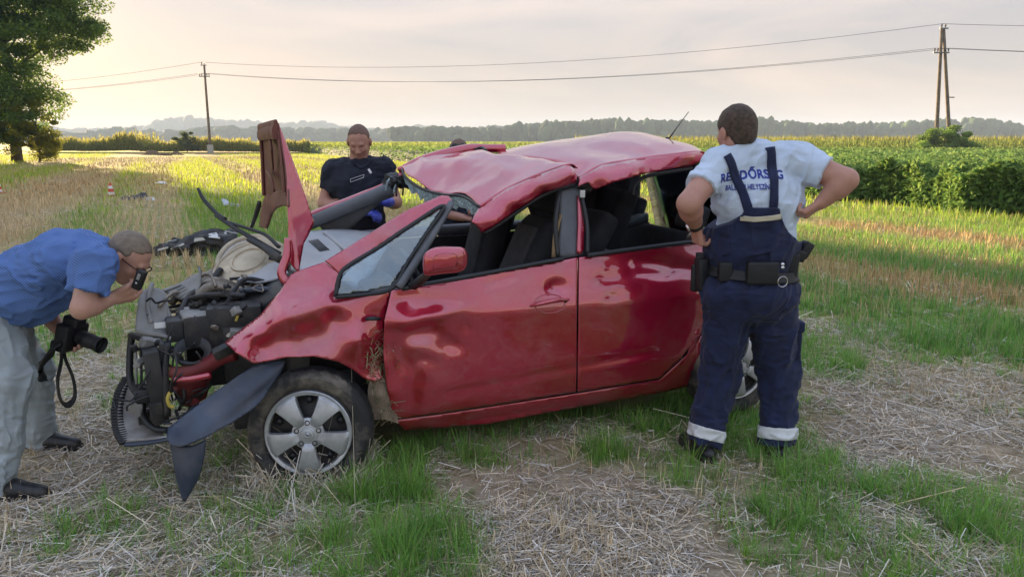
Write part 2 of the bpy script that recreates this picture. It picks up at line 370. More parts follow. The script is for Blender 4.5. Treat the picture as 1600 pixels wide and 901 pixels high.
def build_cover():
    # green grass
    parts = []
    for n, r0, r1, h0, w0, p in ((110000, 1.6, 7, .085, .0042, 1.2), (280000, 6.5, 20, .12, .0085, 1.2), (260000, 19, 110, .16, .030, .9)):
        x, y, r = scatter(n, r0, r1, 50, p); g = green(x, y)
        cl = fbm(x * 5, y * 5, 0, 2, 90)
        keep = RNG.random(n) < np.clip(g * 1.25 - .16, 0, 1) * np.where(r < 9, .25 + smooth(.36, .62, cl) * .85, .9); keep &= ~in_car(x, y)
        s = ROWN[0] * x + ROWN[1] * y; keep &= s < 17.2
        x, y, r, cl, g = x[keep], y[keep], r[keep], cl[keep], g[keep]; m = len(x)
        h = h0 * (.35 + 1.1 * RNG.random(m) ** 1.4) * (.55 + .9 * cl) * (.6 + .6 * g); w = w0 * (.7 + .6 * RNG.random(m))
        yel = smooth(7, 30, r)[:, None] * .75 + .18 * RNG.random((m, 1))
        base = np.array([.175, .385, .08]) * (1 - yel) + np.array([.42, .46, .030]) * yel  # far blades go yellow: low sunlight put into the grass colour
        blu = (RNG.random((m, 1)) < .25) * (1 - yel)
        base = base * (1 - blu) + np.array([.15, .335, .125]) * blu
        c = base * (1 + .4 * (RNG.random((m, 1)) * 2 - 1)); dead = RNG.random((m, 1)) < .13; c = np.where(dead, np.array([.50, .42, .24]) * (.7 + .5 * RNG.random((m, 1))), c)
        parts.append(blades(x, y, gz(x, y) - .004, h, w, RNG.normal(0, .45, m), RNG.random(m) * 6.283, c, seg=3 if r0 < 5 else 2))
    # near tufts: blades fanning out of many small crowns
    nt = 15000; x, y, r = scatter(nt, 1.6, 8.5, 50, 1.1); g = green(x, y); k = (RNG.random(nt) < np.clip(g * 1.1 - .16, 0, 1) * (.35 + .65 * smooth(.4, .58, fbm(x * 4, y * 4, 0, 2, 77)))) & ~in_car(x, y); x, y, r, g = x[k], y[k], r[k], g[k]; nb = 26; nt = len(x)
    size = (.35 + .75 * g) * (.6 + .8 * RNG.random(nt)); hue = RNG.random((nt, 1)); tc = np.array([.20, .42, .10]) * (1 - hue) + np.array([.29, .50, .085]) * hue
    X = np.repeat(x, nb); Y = np.repeat(y, nb); a = RNG.random(nt * nb) * 6.283; rad = np.abs(RNG.normal(0, .024, nt * nb)); S_ = np.repeat(size, nb)
    bx, by = X + np.cos(a) * rad, Y + np.sin(a) * rad; az = a + RNG.normal(0, .5, nt * nb); hh = .135 * S_ * (.45 + .8 * RNG.random(nt * nb)); c = np.repeat(tc, nb, axis=0) * (.65 + .7 * RNG.random((nt * nb, 1))); dd = RNG.random((nt * nb, 1)) < .07; c = np.where(dd, np.array([.55, .47, .28]), c)
    parts.append(blades(bx, by, gz(bx, by) - .004, hh, .0036 * (.7 + .6 * RNG.random(nt * nb)), .25 + .75 * RNG.random(nt * nb), az, c, bend=1.0, seg=3))
    V = []; Fc = []; C = []; o = 0
    for v, f, c in parts: V.append(v); Fc.append(f + o); C.append(c); o += len(v)
    tag(mk('grass', np.vstack(V), np.vstack(Fc), M_grass, cols=np.vstack(C)), 'short green grass sprouting in strips through the stubble field', 'grass', kind='stuff')
    # straw lying about
    V = []; Fc = []; C = []; o = 0
    for n, r0, r1, l0, w0, p in ((230000, 1.6, 7.5, .085, .0036, 1.2), (80000, 7, 22, .10, .0065, 1.0)):
        x, y, r = scatter(n, r0, r1, 50, p); g = green(x, y); pt = fbm(x * 1.1, y * 1.1, 0, 3, 130)
        keep = (RNG.random(n) < np.clip(1.3 - g, .30, 1) * (.15 + .85 * smooth(.34, .56, pt))) & ~in_car(x, y); x, y = x[keep], y[keep]; m = len(x)
        d = RNG.random(m) * 6.283; tilt = np.abs(RNG.normal(0, .16, m)); D = np.stack([np.cos(d) * np.cos(tilt), np.sin(d) * np.cos(tilt), np.sin(tilt)], 1)
        Ln = l0 * RNG.lognormal(-.35, .55, m); z = gz(x, y) + np.sin(tilt) * Ln / 2 + .003 + .018 * RNG.random(m)
        cA = np.array([.74, .63, .48]); cB = np.array([.56, .43, .27]); cC = np.array([.76, .71, .64]); q = RNG.random((m, 1)); 
        c = np.where(q < .5, cA, np.where(q < .72, cB, cC)) * (.35 + .85 * RNG.random((m, 1)))
        v, f, c = cards(np.stack([x, y, z], 1), D, Ln, w0 * (.6 + .8 * RNG.random(m)), np.array([0, 0, 1.]) + .3 * RNG.normal(0, 1, (m, 3)), c)
        V.append(v); Fc.append(f + o); C.append(c); o += len(v)
    n = 5200; q = RNG.random(n); x = np.array([0.] * n); px_ = 395 + 190 * RNG.random(n); py_ = 735 + 26 * RNG.normal(0, 1, n); G_ = np.array([atz(a, b) for a, b in zip(px_, py_)]); m = n
    d = RNG.random(m) * 6.283; tilt = RNG.random(m) ** 1.5 * 1.2; D = np.stack([np.cos(d) * np.cos(tilt), np.sin(d) * np.cos(tilt), np.sin(tilt)], 1); Ln = .13 * RNG.lognormal(-.35, .5, m)
    G_[:, 2] = gz(G_[:, 0], G_[:, 1]) + np.sin(tilt) * Ln / 2 + .05 * RNG.random(m) * np.exp(-((py_ - 725) / 22) ** 2)
    c = np.where(RNG.random((m, 1)) < .6, cA, cC) * (.55 + .65 * RNG.random((m, 1))); v, f, c = cards(G_, D, Ln, .0042 * (.6 + .8 * RNG.random(m)), RNG.normal(0, 1, (m, 3)) + np.array([0, -.6, .6]), c); V.append(v); Fc.append(f + o); C.append(c); o += len(v)
    tag(mk('straw_litter', np.vstack(V), np.vstack(Fc), M_straw, cols=np.vstack(C), smooth=False), 'chopped dry straw strewn over the bare soil of the field', 'straw', kind='stuff')
    # standing stubble in rows
    V = []; Fc = []; C = []; o = 0
    for n, r0, r1, h0, w0, p in ((42000, 1.7, 8, .10, .0045, 1.1), (150000, 7.5, 24, .15, .011, 1.1), (110000, 23, 85, .17, .036, .9)):
        x, y, r = scatter(n, r0, r1, 50, p); s = ROWN[0] * x + ROWN[1] * y; t = ROWD[0] * x + ROWD[1] * y
        if r1 < 30:
            s2 = np.round(s / .155) * .155 + RNG.normal(0, .02, n); x, y = x + (s2 - s) * ROWN[0], y + (s2 - s) * ROWN[1]
        g = green(x, y); pt = fbm(x * .9, y * .9, 0, 3, 200)
        keep = (RNG.random(n) < np.clip(1.05 - g, .1, 1) * np.where(r < 9, smooth(.52, .66, pt) * .8, smooth(.25, .5, pt))) & ~in_car(x, y) & (s < 16.8); x, y, r = x[keep], y[keep], r[keep]; m = len(x)
        c1 = np.array([.68, .54, .33]); c2 = np.array([.58, .40, .20]); q = smooth(.35, .65, vnoise(x * .12, y * .05, 0, 8))[:, None]
        c = (c1 * (1 - q) + c2 * q) * (.6 + .7 * RNG.random((m, 1)))
        v, f, c = blades(x, y, gz(x, y) - .004, h0 * (.4 + RNG.random(m)), w0 * (.7 + .6 * RNG.random(m)), RNG.normal(0, .35, m), RNG.random(m) * 6.283, c, bend=.1, seg=2)
        V.append(v); Fc.append(f + o); C.append(c); o += len(v)
    tag(mk('stubble', np.vstack(V), np.vstack(Fc), M_straw, cols=np.vstack(C), smooth=False), 'brown cereal stubble standing in rows across the field', 'stubble', kind='stuff')

# ---- crops beyond the field
M_leaf = mat('crop_leaf', (.06, .12, .03), .6, attr=True, trans=.45, spec=.12)
M_lit = mat('thin_leaf', (.1, .15, .03), .6, attr=True, trans=.68, spec=.1)
def leaf_cards(P, size, cols, up=.6, asp=.55):
    n = len(P); D = RNG.normal(0, 1, (n, 3)); D[:, 2] *= .7; D /= np.linalg.norm(D, axis=1)[:, None]
    Nn = RNG.normal(0, 1, (n, 3)); Nn[:, 2] = np.abs(Nn[:, 2]) + up; S = np.cross(D, Nn); S /= np.linalg.norm(S, axis=1)[:, None] + 1e-9
    s = np.broadcast_to(size, (n,))[:, None]
    V = np.stack([P - D * s * .5, P + S * s * asp * .5, P + D * s * .5, P - S * s * asp * .5], 1).reshape(-1, 3)
    return V, np.arange(n)[:, None] * 4 + np.arange(4)[None], np.repeat(cols, 4, axis=0)
def srow(s, t): return ROWN[0] * s + ROWD[0] * t, ROWN[1] * s + ROWD[1] * t
def build_crops():
    # low leafy crop: begins at the edge s = 17, runs away to the right and far ahead
    V = []; Fc = []; C = []; o = 0
    def edge(t): return 16.7 + 1.0 * fbm(np.asarray(t) * .45, 0, 0, 3, 61)
    for n, r0, r1, sz, p in ((190000, 13, 40, .14, 1.6), (110000, 38, 110, .26, 1.3), (70000, 105, 420, .8, 1.0)):
        x, y, r = scatter(n, r0, r1, 46, p); s = ROWN[0] * x + ROWN[1] * y; t = ROWD[0] * x + ROWD[1] * y
        corn = (y > 71) & (x > 8 + .0 * y) & (x > y * .09)
        keep = (s > edge(t)) & ~corn & (RNG.random(n) < np.where(s - edge(t) < 3, 1, .8)); x, y, r, s, t = x[keep], y[keep], r[keep], s[keep], t[keep]; m = len(x)
        e = np.clip((s - edge(t)) / .8, 0, 1); top = (1.02 + .22 * fbm(x * 1.1, y * 1.1, 0, 3, 12)) * (.72 + .28 * np.sqrt(e))
        row = .5 + .5 * np.cos(s / .75 * 6.283); top *= .86 + .14 * row
        fr = np.where((s - edge(t) < 1.0), RNG.random(m) ** .8, 1 - .35 * RNG.random(m) ** 2)
        z = top * fr; q = RNG.random((m, 1))
        cg = np.array([.10, .21, .06]) * (1 - q) + np.array([.22, .32, .085]) * q
        far = smooth(35, 130, r)[:, None]; cg = cg * (1 - far) + (np.array([.28, .33, .06]) * (.7 + .6 * q)) * far  # distant crop yellowed, its sunlit look put into the leaf colour
        v, f, c = leaf_cards(np.stack([x, y, z], 1), sz * (.6 + .8 * RNG.random(m)), cg * (.65 + .6 * RNG.random((m, 1))))
        V.append(v); Fc.append(f + o); C.append(c); o += len(v)
    # the leafy front wall of the crop
    n = 90000; t = np.concatenate([RNG.random(n // 2) * 45 - 12, RNG.random(n - n // 2) * 24 - 4]); d = np.abs(RNG.normal(0, .45, n)); x, y = srow(edge(t) + d - .15, t); z = (.05 + 1.12 * RNG.random(n) ** .8) * (.55 + .62 * fbm(x * 1.5, y * 1.5, 0, 2, 15)); q = RNG.random((n, 1)) * (.3 + .7 * np.clip(z, 0, 1)[:, None])  # leaves darker low down: shading put into the colour by height
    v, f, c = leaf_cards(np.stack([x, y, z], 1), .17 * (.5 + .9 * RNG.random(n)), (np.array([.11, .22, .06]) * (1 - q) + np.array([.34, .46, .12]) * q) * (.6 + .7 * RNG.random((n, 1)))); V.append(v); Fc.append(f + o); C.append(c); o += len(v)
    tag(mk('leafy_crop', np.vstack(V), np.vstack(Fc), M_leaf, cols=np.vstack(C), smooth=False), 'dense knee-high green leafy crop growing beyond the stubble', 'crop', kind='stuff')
    bt = np.concatenate([np.linspace(-25, 60, 90), np.linspace(62, 420, 60)]); bs = np.concatenate([[0, .35, .9, 2], np.geomspace(3, 330, 26)])
    T, S = np.meshgrid(bt, bs, indexing='ij'); hh = np.array([0, .62, .80, .84] + [.88] * 26)[None] + 0 * T
    X, Y = srow(edge(T) + .6 + S, T); hh = hh - .08 * (fbm(X, Y, 0, 2, 4) - .5) * (hh > .1)
    cut = (Y > 71.5) & (X > Y * .09 + .5)
    Z = np.where(cut, .3, hh)
    tag(mk('crop_understorey', np.stack([X, Y, Z], -1).reshape(-1, 3), grid_faces(len(bt), len(bs))[:, ::-1], mat('crop_shade', (.035, .07, .02), .9, var=.4, scale=1.5)), 'sheet coloured dark for the shade among stems and lower leaves under the leafy crop', 'crop', kind='stuff')  # solid sheet below the leaves, shade mixed into its dark green
    # maize: a tall block to the right, and a strip across the far left
    V = []; Fc = []; C = []; o = 0
    def maize(xs, ys, hgt, lw, yellow):
        nonlocal o
        n = len(xs); 
        for k in range(7):
            az = RNG.random(n) * 6.283; z0 = hgt * (.15 + .11 * k); Ln = hgt * (.36 - .02 * k) * (.7 + .6 * RNG.random(n))
            q = RNG.random((n, 1)); c = (np.array([.12, .22, .06]) * (1 - q) + np.array([.27, .31, .08]) * q); c = c * (1 - yellow) + np.array([.60, .52, .09]) * yellow  # yellow share puts backlit sun into the leaf colour
            if k == 6: c = c * .6 + np.array([.22, .15, .06]) * .4
            v, f, cc = blades(xs, ys, z0, Ln * .9, lw, RNG.normal(.6, .25, n) if k < 6 else RNG.normal(0, .12, n), az, c * (.65 + .6 * RNG.random((n, 1))), bend=1.6)
            V.append(v); Fc.append(f + o); C.append(cc); o += len(v)
    n = 14000; d = RNG.random(n) ** 2.2 * 120; xs = RNG.random(n) * 130 - 2; ys = 72 + d + .02 * xs
    k = xs > ys * .09 - 1 + RNG.random(n) * 1.0; maize(xs[k], ys[k], (2.0 + .3 * RNG.random(k.sum())), .075, .12)
    M1 = np.vstack(V), np.vstack(Fc), np.vstack(C)
    tag(mk('maize', M1[0], M1[1], M_lit, cols=M1[2], smooth=False), 'tall tasselled maize standing in a block behind the leafy crop', 'crop', kind='stuff')
    V.clear(); Fc.clear(); C.clear(); o = 0
    n = 5200; q = RNG.random(n); px = 60 + 430 * q; Yd = 108 + RNG.random(n) ** 2 * 9 - 6 * q; xs = (px - CX) / F * Yd * 1.0; maize(xs, Yd, np.where(px < 400, 2.3, 1.7) * (.35 + 1.0 * fbm(xs * .35, Yd * .1, 0, 3, 2)) * (.75 + .45 * RNG.random(n)), .13, .38)
    M1 = np.vstack(V), np.vstack(Fc), np.vstack(C)
    tag(mk('weedy_verge', M1[0], M1[1], M_lit, cols=M1[2], smooth=False), 'tall weeds coloured a sunlit yellow-green across the far end of the stubble', 'weeds', kind='stuff')
build_cover(); build_crops()

# ---- distant woods: many crowns in ranks, one mass each
def ico(sub):
    bm = bmesh.new(); bmesh.ops.create_icosphere(bm, subdivisions=sub, radius=1); bm.verts.ensure_lookup_table()
    v = np.array([x.co[:] for x in bm.verts]); f = np.array([[q.index for q in p.verts] for p in bm.faces]); bm.free(); return v, f
ICO2, ICO3 = ico(2), ico(3)
def woods(name, label, pts, cols):
    """pts: rows x,y,height,width"""
    V = []; Fc = []; C = []; o = 0; bv, bf = ICO2
    for (x, y, h, w), c in zip(pts, cols):
        k = 3
        for j in range(k):
            ph = RNG.random() * 50; sc = np.array([w * (.45 + .25 * RNG.random()), w * .5, h * (.34 + .12 * RNG.random())])
            nn = fbm(bv[:, 0] * 1.7 + ph, bv[:, 1] * 1.7, bv[:, 2] * 1.7 + ph, 3, 6)
            v = bv * (.55 + .9 * nn)[:, None] * sc + np.array([x + w * (RNG.random() - .5), y, h * (.3 + .28 * j)])
            v[:, 2] = np.maximum(v[:, 2], 0)
            V.append(v); Fc.append(bf + o); o += len(v); C.append(np.tile(c * (.8 + .4 * RNG.random()), (len(v), 1)))
    return tag(mk(name, np.vstack(V), np.vstack(Fc), M_wood, cols=np.vstack(C), smooth=False), label, 'woodland', kind='stuff')
M_wood = mat('woodland', (.05, .09, .03), .9, attr=True, spec=.1)
def build_woods():
    pts = []; cols = []
    for _ in range(950):                      # near wood line, right of the middle
        px = RNG.uniform(620, 2000); Y = 620 + RNG.random() * 120; x = (px - CX) / F * Y
        hh = 15.5 * (.7 + .5 * fbm(px * .012, 3, 0, 3, 2)) * (1.0 if px > 800 else .75); pts.append((x, Y, hh, 7.5)); cols.append(np.array([.045, .08, .028]) * RNG.uniform(.7, 1.3))
    woods('wood_edge', 'hazy wooded edge beyond the maize and the leafy crop', pts, cols)
    pts = []; cols = []
    for _ in range(420):
        px = RNG.uniform(-300, 900); Y = 900 + RNG.random() * 150; x = (px - CX) / F * Y
        pts.append((x, Y, 12.5 * (.6 + .8 * fbm(px * .015, 8, 0, 3, 5)), 15)); cols.append(np.array([.04, .075, .03]) * RNG.uniform(.7, 1.3))
    woods('low_wood', 'low blue-grey band of woodland on the plain', pts, cols)
    pts = []; cols = []
    for _ in range(520):
        px = RNG.uniform(-300, 1150); Y = 1700 + RNG.random() * 300; x = (px - CX) / F * Y
        hh = 44 * (.55 + .6 * smooth(.3, .7, fbm(px * .006, 1, 0, 3, 17))) * (1 if px < 560 else .8); pts.append((x, Y, hh, 30)); cols.append(np.array([.04, .07, .03]) * RNG.uniform(.8, 1.2))
    woods('wooded_ridge', 'pale blue wooded ridge on the far horizon', pts, cols)
build_woods()

# ---- trees and bushes
M_bark = mat('bark', (.10, .075, .05), .9, var=.35, scale=6, bump=.6, bscale=18)
M_foliage = mat('tree_leaf', (.06, .1, .03), .5, attr=True, trans=.5, spec=.25)
def tree(name, base, h, crown, label, nleaf, leaf=.16, cat='tree', group=None, seed=1, nclump=90, trunk=.45, cs=.30, cbase=(.135, .205, .045)):
    """crown: list of ellipsoids (dx,dy,z, rx,ry,rz)"""
    rng = np.random.default_rng(seed); base = np.array(base, float)
    r = root(name, base, label, cat, group)
    vf = []; z1 = h * .55; pth = cr([base + [0, 0, -.2], base + [.15, 0, z1 * .4], base + [-.1, .2, z1], base + [.1, .1, h * .8]], 6)
    vf.append(tube(pth, np.linspace(trunk, trunk * .22, len(pth)), 9))
    clumps = []; W = np.array([c[3] * c[4] * c[5] for c in crown]); W = W / W.sum()
    for _ in range(nclump):
        c = crown[rng.choice(len(crown), p=W)]; d = rng.normal(0, 1, 3); d /= np.linalg.norm(d)
        rad = rng.random() ** .45; p = base + np.array(c[:3]) + d * np.array(c[3:]) * rad
        if p[2] < .3: p[2] = .3 + rng.random()
        clumps.append(p)
    for p in clumps[:: max(1, nclump // 42)]:
        tt = np.clip((p[2] - base[2]) / h * .8, .12, .75); a = pth[int(tt * (len(pth) - 1) / .8 if tt < .8 else -1)]
        mid = (a + p) / 2 + np.array([0, 0, .12 * np.linalg.norm(p - a)])
        rr = trunk * .30 * (1 - tt * .6); q = cr([a, mid, p], 4); vf.append(tube(q, np.linspace(rr, .015, len(q)), 5, caps=False))
    V, Fc = merge(*vf); mk('trunk', V, Fc, M_bark, r)
    cl = np.array(clumps); idx = rng.integers(0, len(cl), nleaf); sz = (.55 + .9 * rng.random(len(cl))) * (np.mean([c[3] for c in crown]) * cs)
    d = rng.normal(0, 1, (nleaf, 3)); d /= np.linalg.norm(d, axis=1)[:, None]
    P = cl[idx] + d * (sz[idx] * rng.random(nleaf) ** .5)[:, None] * np.array([1, 1, .62])
    P[:, 2] = np.maximum(P[:, 2], .08)
    q = rng.random((nleaf, 1)); cb = np.array(cbase); c = (cb * (1 - q) + cb * np.array([2.0, 1.6, 1.1]) * q) * (.75 + .5 * rng.random((len(cl), 1)))[idx]
    v, f, cc = leaf_cards(P, leaf * (.6 + .8 * rng.random(nleaf)), c, up=.2, asp=.7)
    mk('crown', v, f, M_foliage, r, cols=cc, smooth=False)
    return r
def build_trees():
    p = atz(60, 252); k = p[1] / F
    b = np.array([(38 - CX) / F * 62 , 62, 0])
    tree('broadleaf_tree', b, 21, [(1.5, 0, 11.5, 6.0, 5, 4.2), (0, 0, 16, 7, 6, 5), (-6, 0, 11, 6, 5, 7), (.6, 0, 5.0, 3.4, 3, 3.6), (5.2, 0, 11.6, 3.2, 3, 3.4), (-3.5, -1, 6, 3.8, 3, 5.2), (1.0, -2.5, 5.5, 3.6, 2.5, 4.6), (-1, -3, 3, 4, 2, 3)],
         'big broadleaf tree at the field edge with sky showing through its crown', 190000, .20, seed=3, nclump=640, cs=.235, cbase=(.115, .20, .05))
    tree('hanging_bush', (b[0] + 3.4, 59.5, 0), 4.2, [(-.6, 0, 2.6, 2.4, 1.6, 2.6), (.9, 0, 1.8, 1.3, 1, 1.8)], 'sunlit yellow-green shrub at the right foot of the big tree', 16000, .13, 'shrub', seed=5, nclump=60, trunk=.10, cbase=(.17, .20, .03))
    tree('dark_shrub', (b[0] - 1.2, 58.5, 0), 3.4, [(.8, 0, 2.2, 3.4, 1.8, 2.6), (-3, 0, 2.4, 2.5, 1.8, 2.8)], 'dark shrub in the shade under the big tree', 26000, .13, 'shrub', seed=6, nclump=50, trunk=.10, cbase=(.08, .14, .035))
    # the tree row goes on along the field edge, left of the view; its shade lies over the car
    for i, (x, y, h, lab) in enumerate(((-41, 48, 19, 'broad tree next in the row after the big field-edge tree'), (-48, 36, 20, 'round-crowned tree midway along the field-edge row'), (-52, 24, 19, 'last broad tree of the field-edge row'))):
        tree('broadleaf_tree', (x, y, 0), h, [(0, 0, 8.5, 5.5, 5.5, 6.5), (0, 0, 13.5, 5, 5, 4.5), (0, 0, 5, 5, 5, 4.5)], lab, 26000, .34, seed=20 + i, nclump=130, group='trees of the field-edge row')
    q = np.array([(1470 - CX) / F * 67, 67, 0])
    tree('leafy_bush', q + [-.6, -.6, 0], 2.9, [(-.9, 0, 1.3, 2.2, 1.5, 1.4), (.9, .2, 1.4, 1.9, 1.5, 1.4)], 'bright green bush at the foot of the twin-leg power pole', 26000, .15, 'bush', seed=8, nclump=70, trunk=.09, cbase=(.12, .22, .045))
    q2 = np.array([(300 - CX) / F * 104, 104, 0])
    tree('verge_bush', q2, 2.8, [(0, 0, 1.5, 1.7, 1.3, 1.4)], 'small scraggy bush among the weeds left of the single power pole', 5000, .2, 'bush', seed=9, nclump=24, trunk=.07, cbase=(.07, .11, .025))
build_trees()

# ---- power line
M_wpole = mat('pole_timber', (.16, .12, .085), .85, var=.3, scale=3, bump=.3, bscale=12)
M_steel = mat('galvanised_steel', (.20, .20, .20), .55, .6, var=.2)
M_conc = mat('concrete', (.42, .40, .37), .9, var=.15)
M_insul = mat('insulator_glaze', (.10, .06, .045), .25)
M_wire = mat('line_wire', (.10, .10, .11), .5, .5)
def lean_pole(name, label, b, top, legs, arm_z):
    r = root(name, b, label, 'power pole', 'poles of the power line'); b = np.array(b, float)
    for dx in legs:
        p0 = b + [dx, 0, -.1]; p1 = np.array(top) + [dx * .12, 0, 0]
        mk('leg' if len(legs) > 1 else 'mast', *tube(cr([p0, p1], 4), np.linspace(.19, .13, 5), 10), M_wpole, r)
    if len(legs) > 1: mk('brace', *tube([b + [legs[0] * .55, 0, 5.6], b + [legs[1] * .55, 0, 5.6]], .06, 6), M_steel, r)
    else: mk('footing', *rbox(b + [0, 0, .55], (.62, .62, 1.2), bev=.06), M_conc, r)
    t = np.array(top); ax = np.array([.35, .94, 0]) * 0 + np.array([1., 0, 0])
    pts = []
    for z, hw in ((t[2] - arm_z, .62), (t[2] + .05, .28)):
        c = np.array([t[0], t[1] - .2, z]); mk('crossarm', *rbox(c, (hw * 2 + .2, .12, .12), bev=.1), M_steel, r)
        for sx in ((-1, -.55, .55, 1) if hw > .5 else (-.8, .4)):
            pp = c + [sx * hw, 0, .06]; mk('insulator', *lathe([(.0, 0), (.03, 0), (.03, .1), (.085, .12), (.05, .18), (.085, .2), (.05, .26), (.06, .32), (0, .34)], pp, (0, 0, 1), 10), M_insul, r)
            pts.append(pp + [0, 0, .33])
    return pts
def build_line():
    Ya, Yb = 100.0, 70.0
    ta = aty(319, 103, Ya); tb = aty(1473, 46, Yb)
    a = lean_pole('power_pole', 'single timber power pole with crossarm rising behind the far weeds', (aty(328, 225, Ya)[0], Ya, 0), ta, (0,), 1.35)
    b = lean_pole('power_pole', 'twin-leg timber power pole standing in the green bush', (aty(1476, 225, Yb)[0], Yb, 0), tb, (-.72, .72), 2.05)
    for i, (ia, ib, lab) in enumerate(((4, 4, 'upper overhead wire strung between the pole tops'), (0, 0, 'lower overhead wire on the left end of the crossarms'), (3, 3, 'lower overhead wire on the right end of the crossarms'))):
        A, B = a[ia], b[ib]; d = B - A; P = []
        sag = 1.9
        for t in np.linspace(-.9, 1.9, 57):
            k = t - math.floor(t); P.append(A + d * t - np.array([0, 0, sag * 4 * k * (1 - k)]))
        tag(mk('power_line', *tube(P, .019, 5), M_wire), lab, 'wire', 'wires of the power line')
build_line()
# ================================================================== the wrecked car
def unit(v): v = np.asarray(v, float); return v / (np.linalg.norm(v) + 1e-12)
M_red = mat('red_paint', (.51, .006, .046), .34, .50, coat=1.0, coatr=.04, coatior=2.1, bump=.03, bscale=700, dirt=(.34, .24, .20), dirt_amt=.30, dirt_scale=3.5)
M_redin = mat('red_inner', (.17, .022, .026), .5, .2, var=.25, scale=7, dirt=(.20, .12, .08), dirt_amt=.6, dirt_scale=6)
M_under = mat('bonnet_underside', (.17, .055, .048), .5, .2, var=.3, scale=7, dirt=(.22, .15, .11), dirt_amt=.6, dirt_scale=6)
M_black = mat('black_plastic', (.022, .024, .028), .45, var=.3, scale=12, bump=.15, bscale=120, dirt=(.16, .13, .10), dirt_amt=.5, dirt_scale=7)
M_liner = mat('liner_plastic', (.045, .06, .095), .36, var=.35, scale=5, bump=.12, bscale=60, dirt=(.17, .15, .13), dirt_amt=.55, dirt_scale=4)
M_seal = mat('rubber_seal', (.018, .02, .024), .4)
M_trim = mat('grey_trim', (.12, .13, .15), .5, var=.2, scale=9, bump=.1, bscale=90, dirt=(.25, .22, .19), dirt_amt=.4)
M_cloth = mat('seat_cloth', (.020, .021, .025), .9, var=.3, scale=14, bump=.3, bscale=160)
M_seatin = mat('seat_insert', (.045, .046, .05), .85, var=.3, scale=18, bump=.3, bscale=160)
M_dash = mat('dash_pad', (.46, .48, .51), .55, var=.12, scale=6, bump=.2, bscale=200, dirt=(.50, .45, .37), dirt_amt=.7, dirt_scale=3)
M_tan = mat('dusty_sunlit_plastic', (.60, .51, .37), .42, .25, var=.18, scale=5, bump=.2, bscale=70, dirt=(.20, .17, .13), dirt_amt=.6)  # pale tan holds both dust and the sun falling on the cowl
M_greyp = mat('grey_plastic', (.27, .27, .265), .5, var=.2, scale=7, bump=.25, bscale=50, dirt=(.33, .29, .23), dirt_amt=.7, dirt_scale=5)
M_silver = mat('silver_paint', (.50, .52, .55), .36, .55, var=.08, dirt=(.16, .13, .10), dirt_amt=.5, dirt_scale=9)
M_tyre = mat('tyre_rubber', (.028, .028, .029), .8, bump=.4, bscale=60, dirt=(.30, .26, .21), dirt_amt=.95, dirt_scale=6)
M_metal = mat('engine_metal', (.33, .29, .24), .45, .7, var=.4, scale=15, dirt=(.10, .075, .05), dirt_amt=.7, dirt_scale=8)
M_darkm = mat('dark_metal', (.05, .05, .052), .5, .5, var=.3, scale=10, dirt=(.14, .11, .08), dirt_amt=.6)
M_white = mat('white_plastic', (.62, .62, .60), .5, var=.1)
M_yellow = mat('yellow_plastic', (.55, .42, .08), .5)
M_belt = mat('belt_webbing', (.40, .29, .16), .8, var=.2, scale=40)  # tan takes in the sunlit orange of the belt strips
M_shard = mat('crazed_glass', (.42, .55, .58), .2, var=.5, scale=90, bump=.8, bscale=140)
def glass_mat(name, tint, alpha):
    m = bpy.data.materials.new(name); m.use_nodes = True; nt = m.node_tree; N = nt.nodes; L = nt.links; N.remove(N['Principled BSDF'])
    gl = N.new('ShaderNodeBsdfGlossy'); gl.inputs['Roughness'].default_value = .02; gl.inputs['Color'].default_value = (.9, .95, 1, 1)
    tr = N.new('ShaderNodeBsdfTransparent'); tr.inputs['Color'].default_value = (*tint, 1); df = N.new('ShaderNodeBsdfDiffuse'); df.inputs['Color'].default_value = (.42, .40, .36, 1)
    lw = N.new('ShaderNodeFresnel'); lw.inputs['IOR'].default_value = 1.5
    no = N.new('ShaderNodeTexNoise'); no.inputs['Scale'].default_value = 9; no.inputs['Detail'].default_value = 9
    rp = N.new('ShaderNodeValToRGB'); rp.color_ramp.elements[0].position = .52; rp.color_ramp.elements[1].position = .9; rp.color_ramp.elements[1].color = (.5, .5, .5, 1)
    L.new(no.outputs['Fac'], rp.inputs['Fac'])
    m1 = N.new('ShaderNodeMixShader'); L.new(rp.outputs['Color'], m1.inputs[0]); L.new(tr.outputs[0], m1.inputs[1]); L.new(df.outputs[0], m1.inputs[2])
    m2 = N.new('ShaderNodeMixShader'); ad = N.new('ShaderNodeMath'); ad.operation = 'MULTIPLY_ADD'; ad.inputs[1].default_value = 1.0; ad.inputs[2].default_value = alpha
    L.new(lw.outputs[0], ad.inputs[0]); L.new(ad.outputs[0], m2.inputs[0]); L.new(m1.outputs[0], m2.inputs[1]); L.new(gl.outputs[0], m2.inputs[2])
    L.new(m2.outputs[0], N['Material Output'].inputs['Surface']); return m
M_glass = glass_mat('window_glass', (.66, .78, .84), .16)

CAR = root('wrecked_car', car(1.28, .85, 0), 'crushed red hatchback with upright torn bonnet and missing front bumper', 'car')
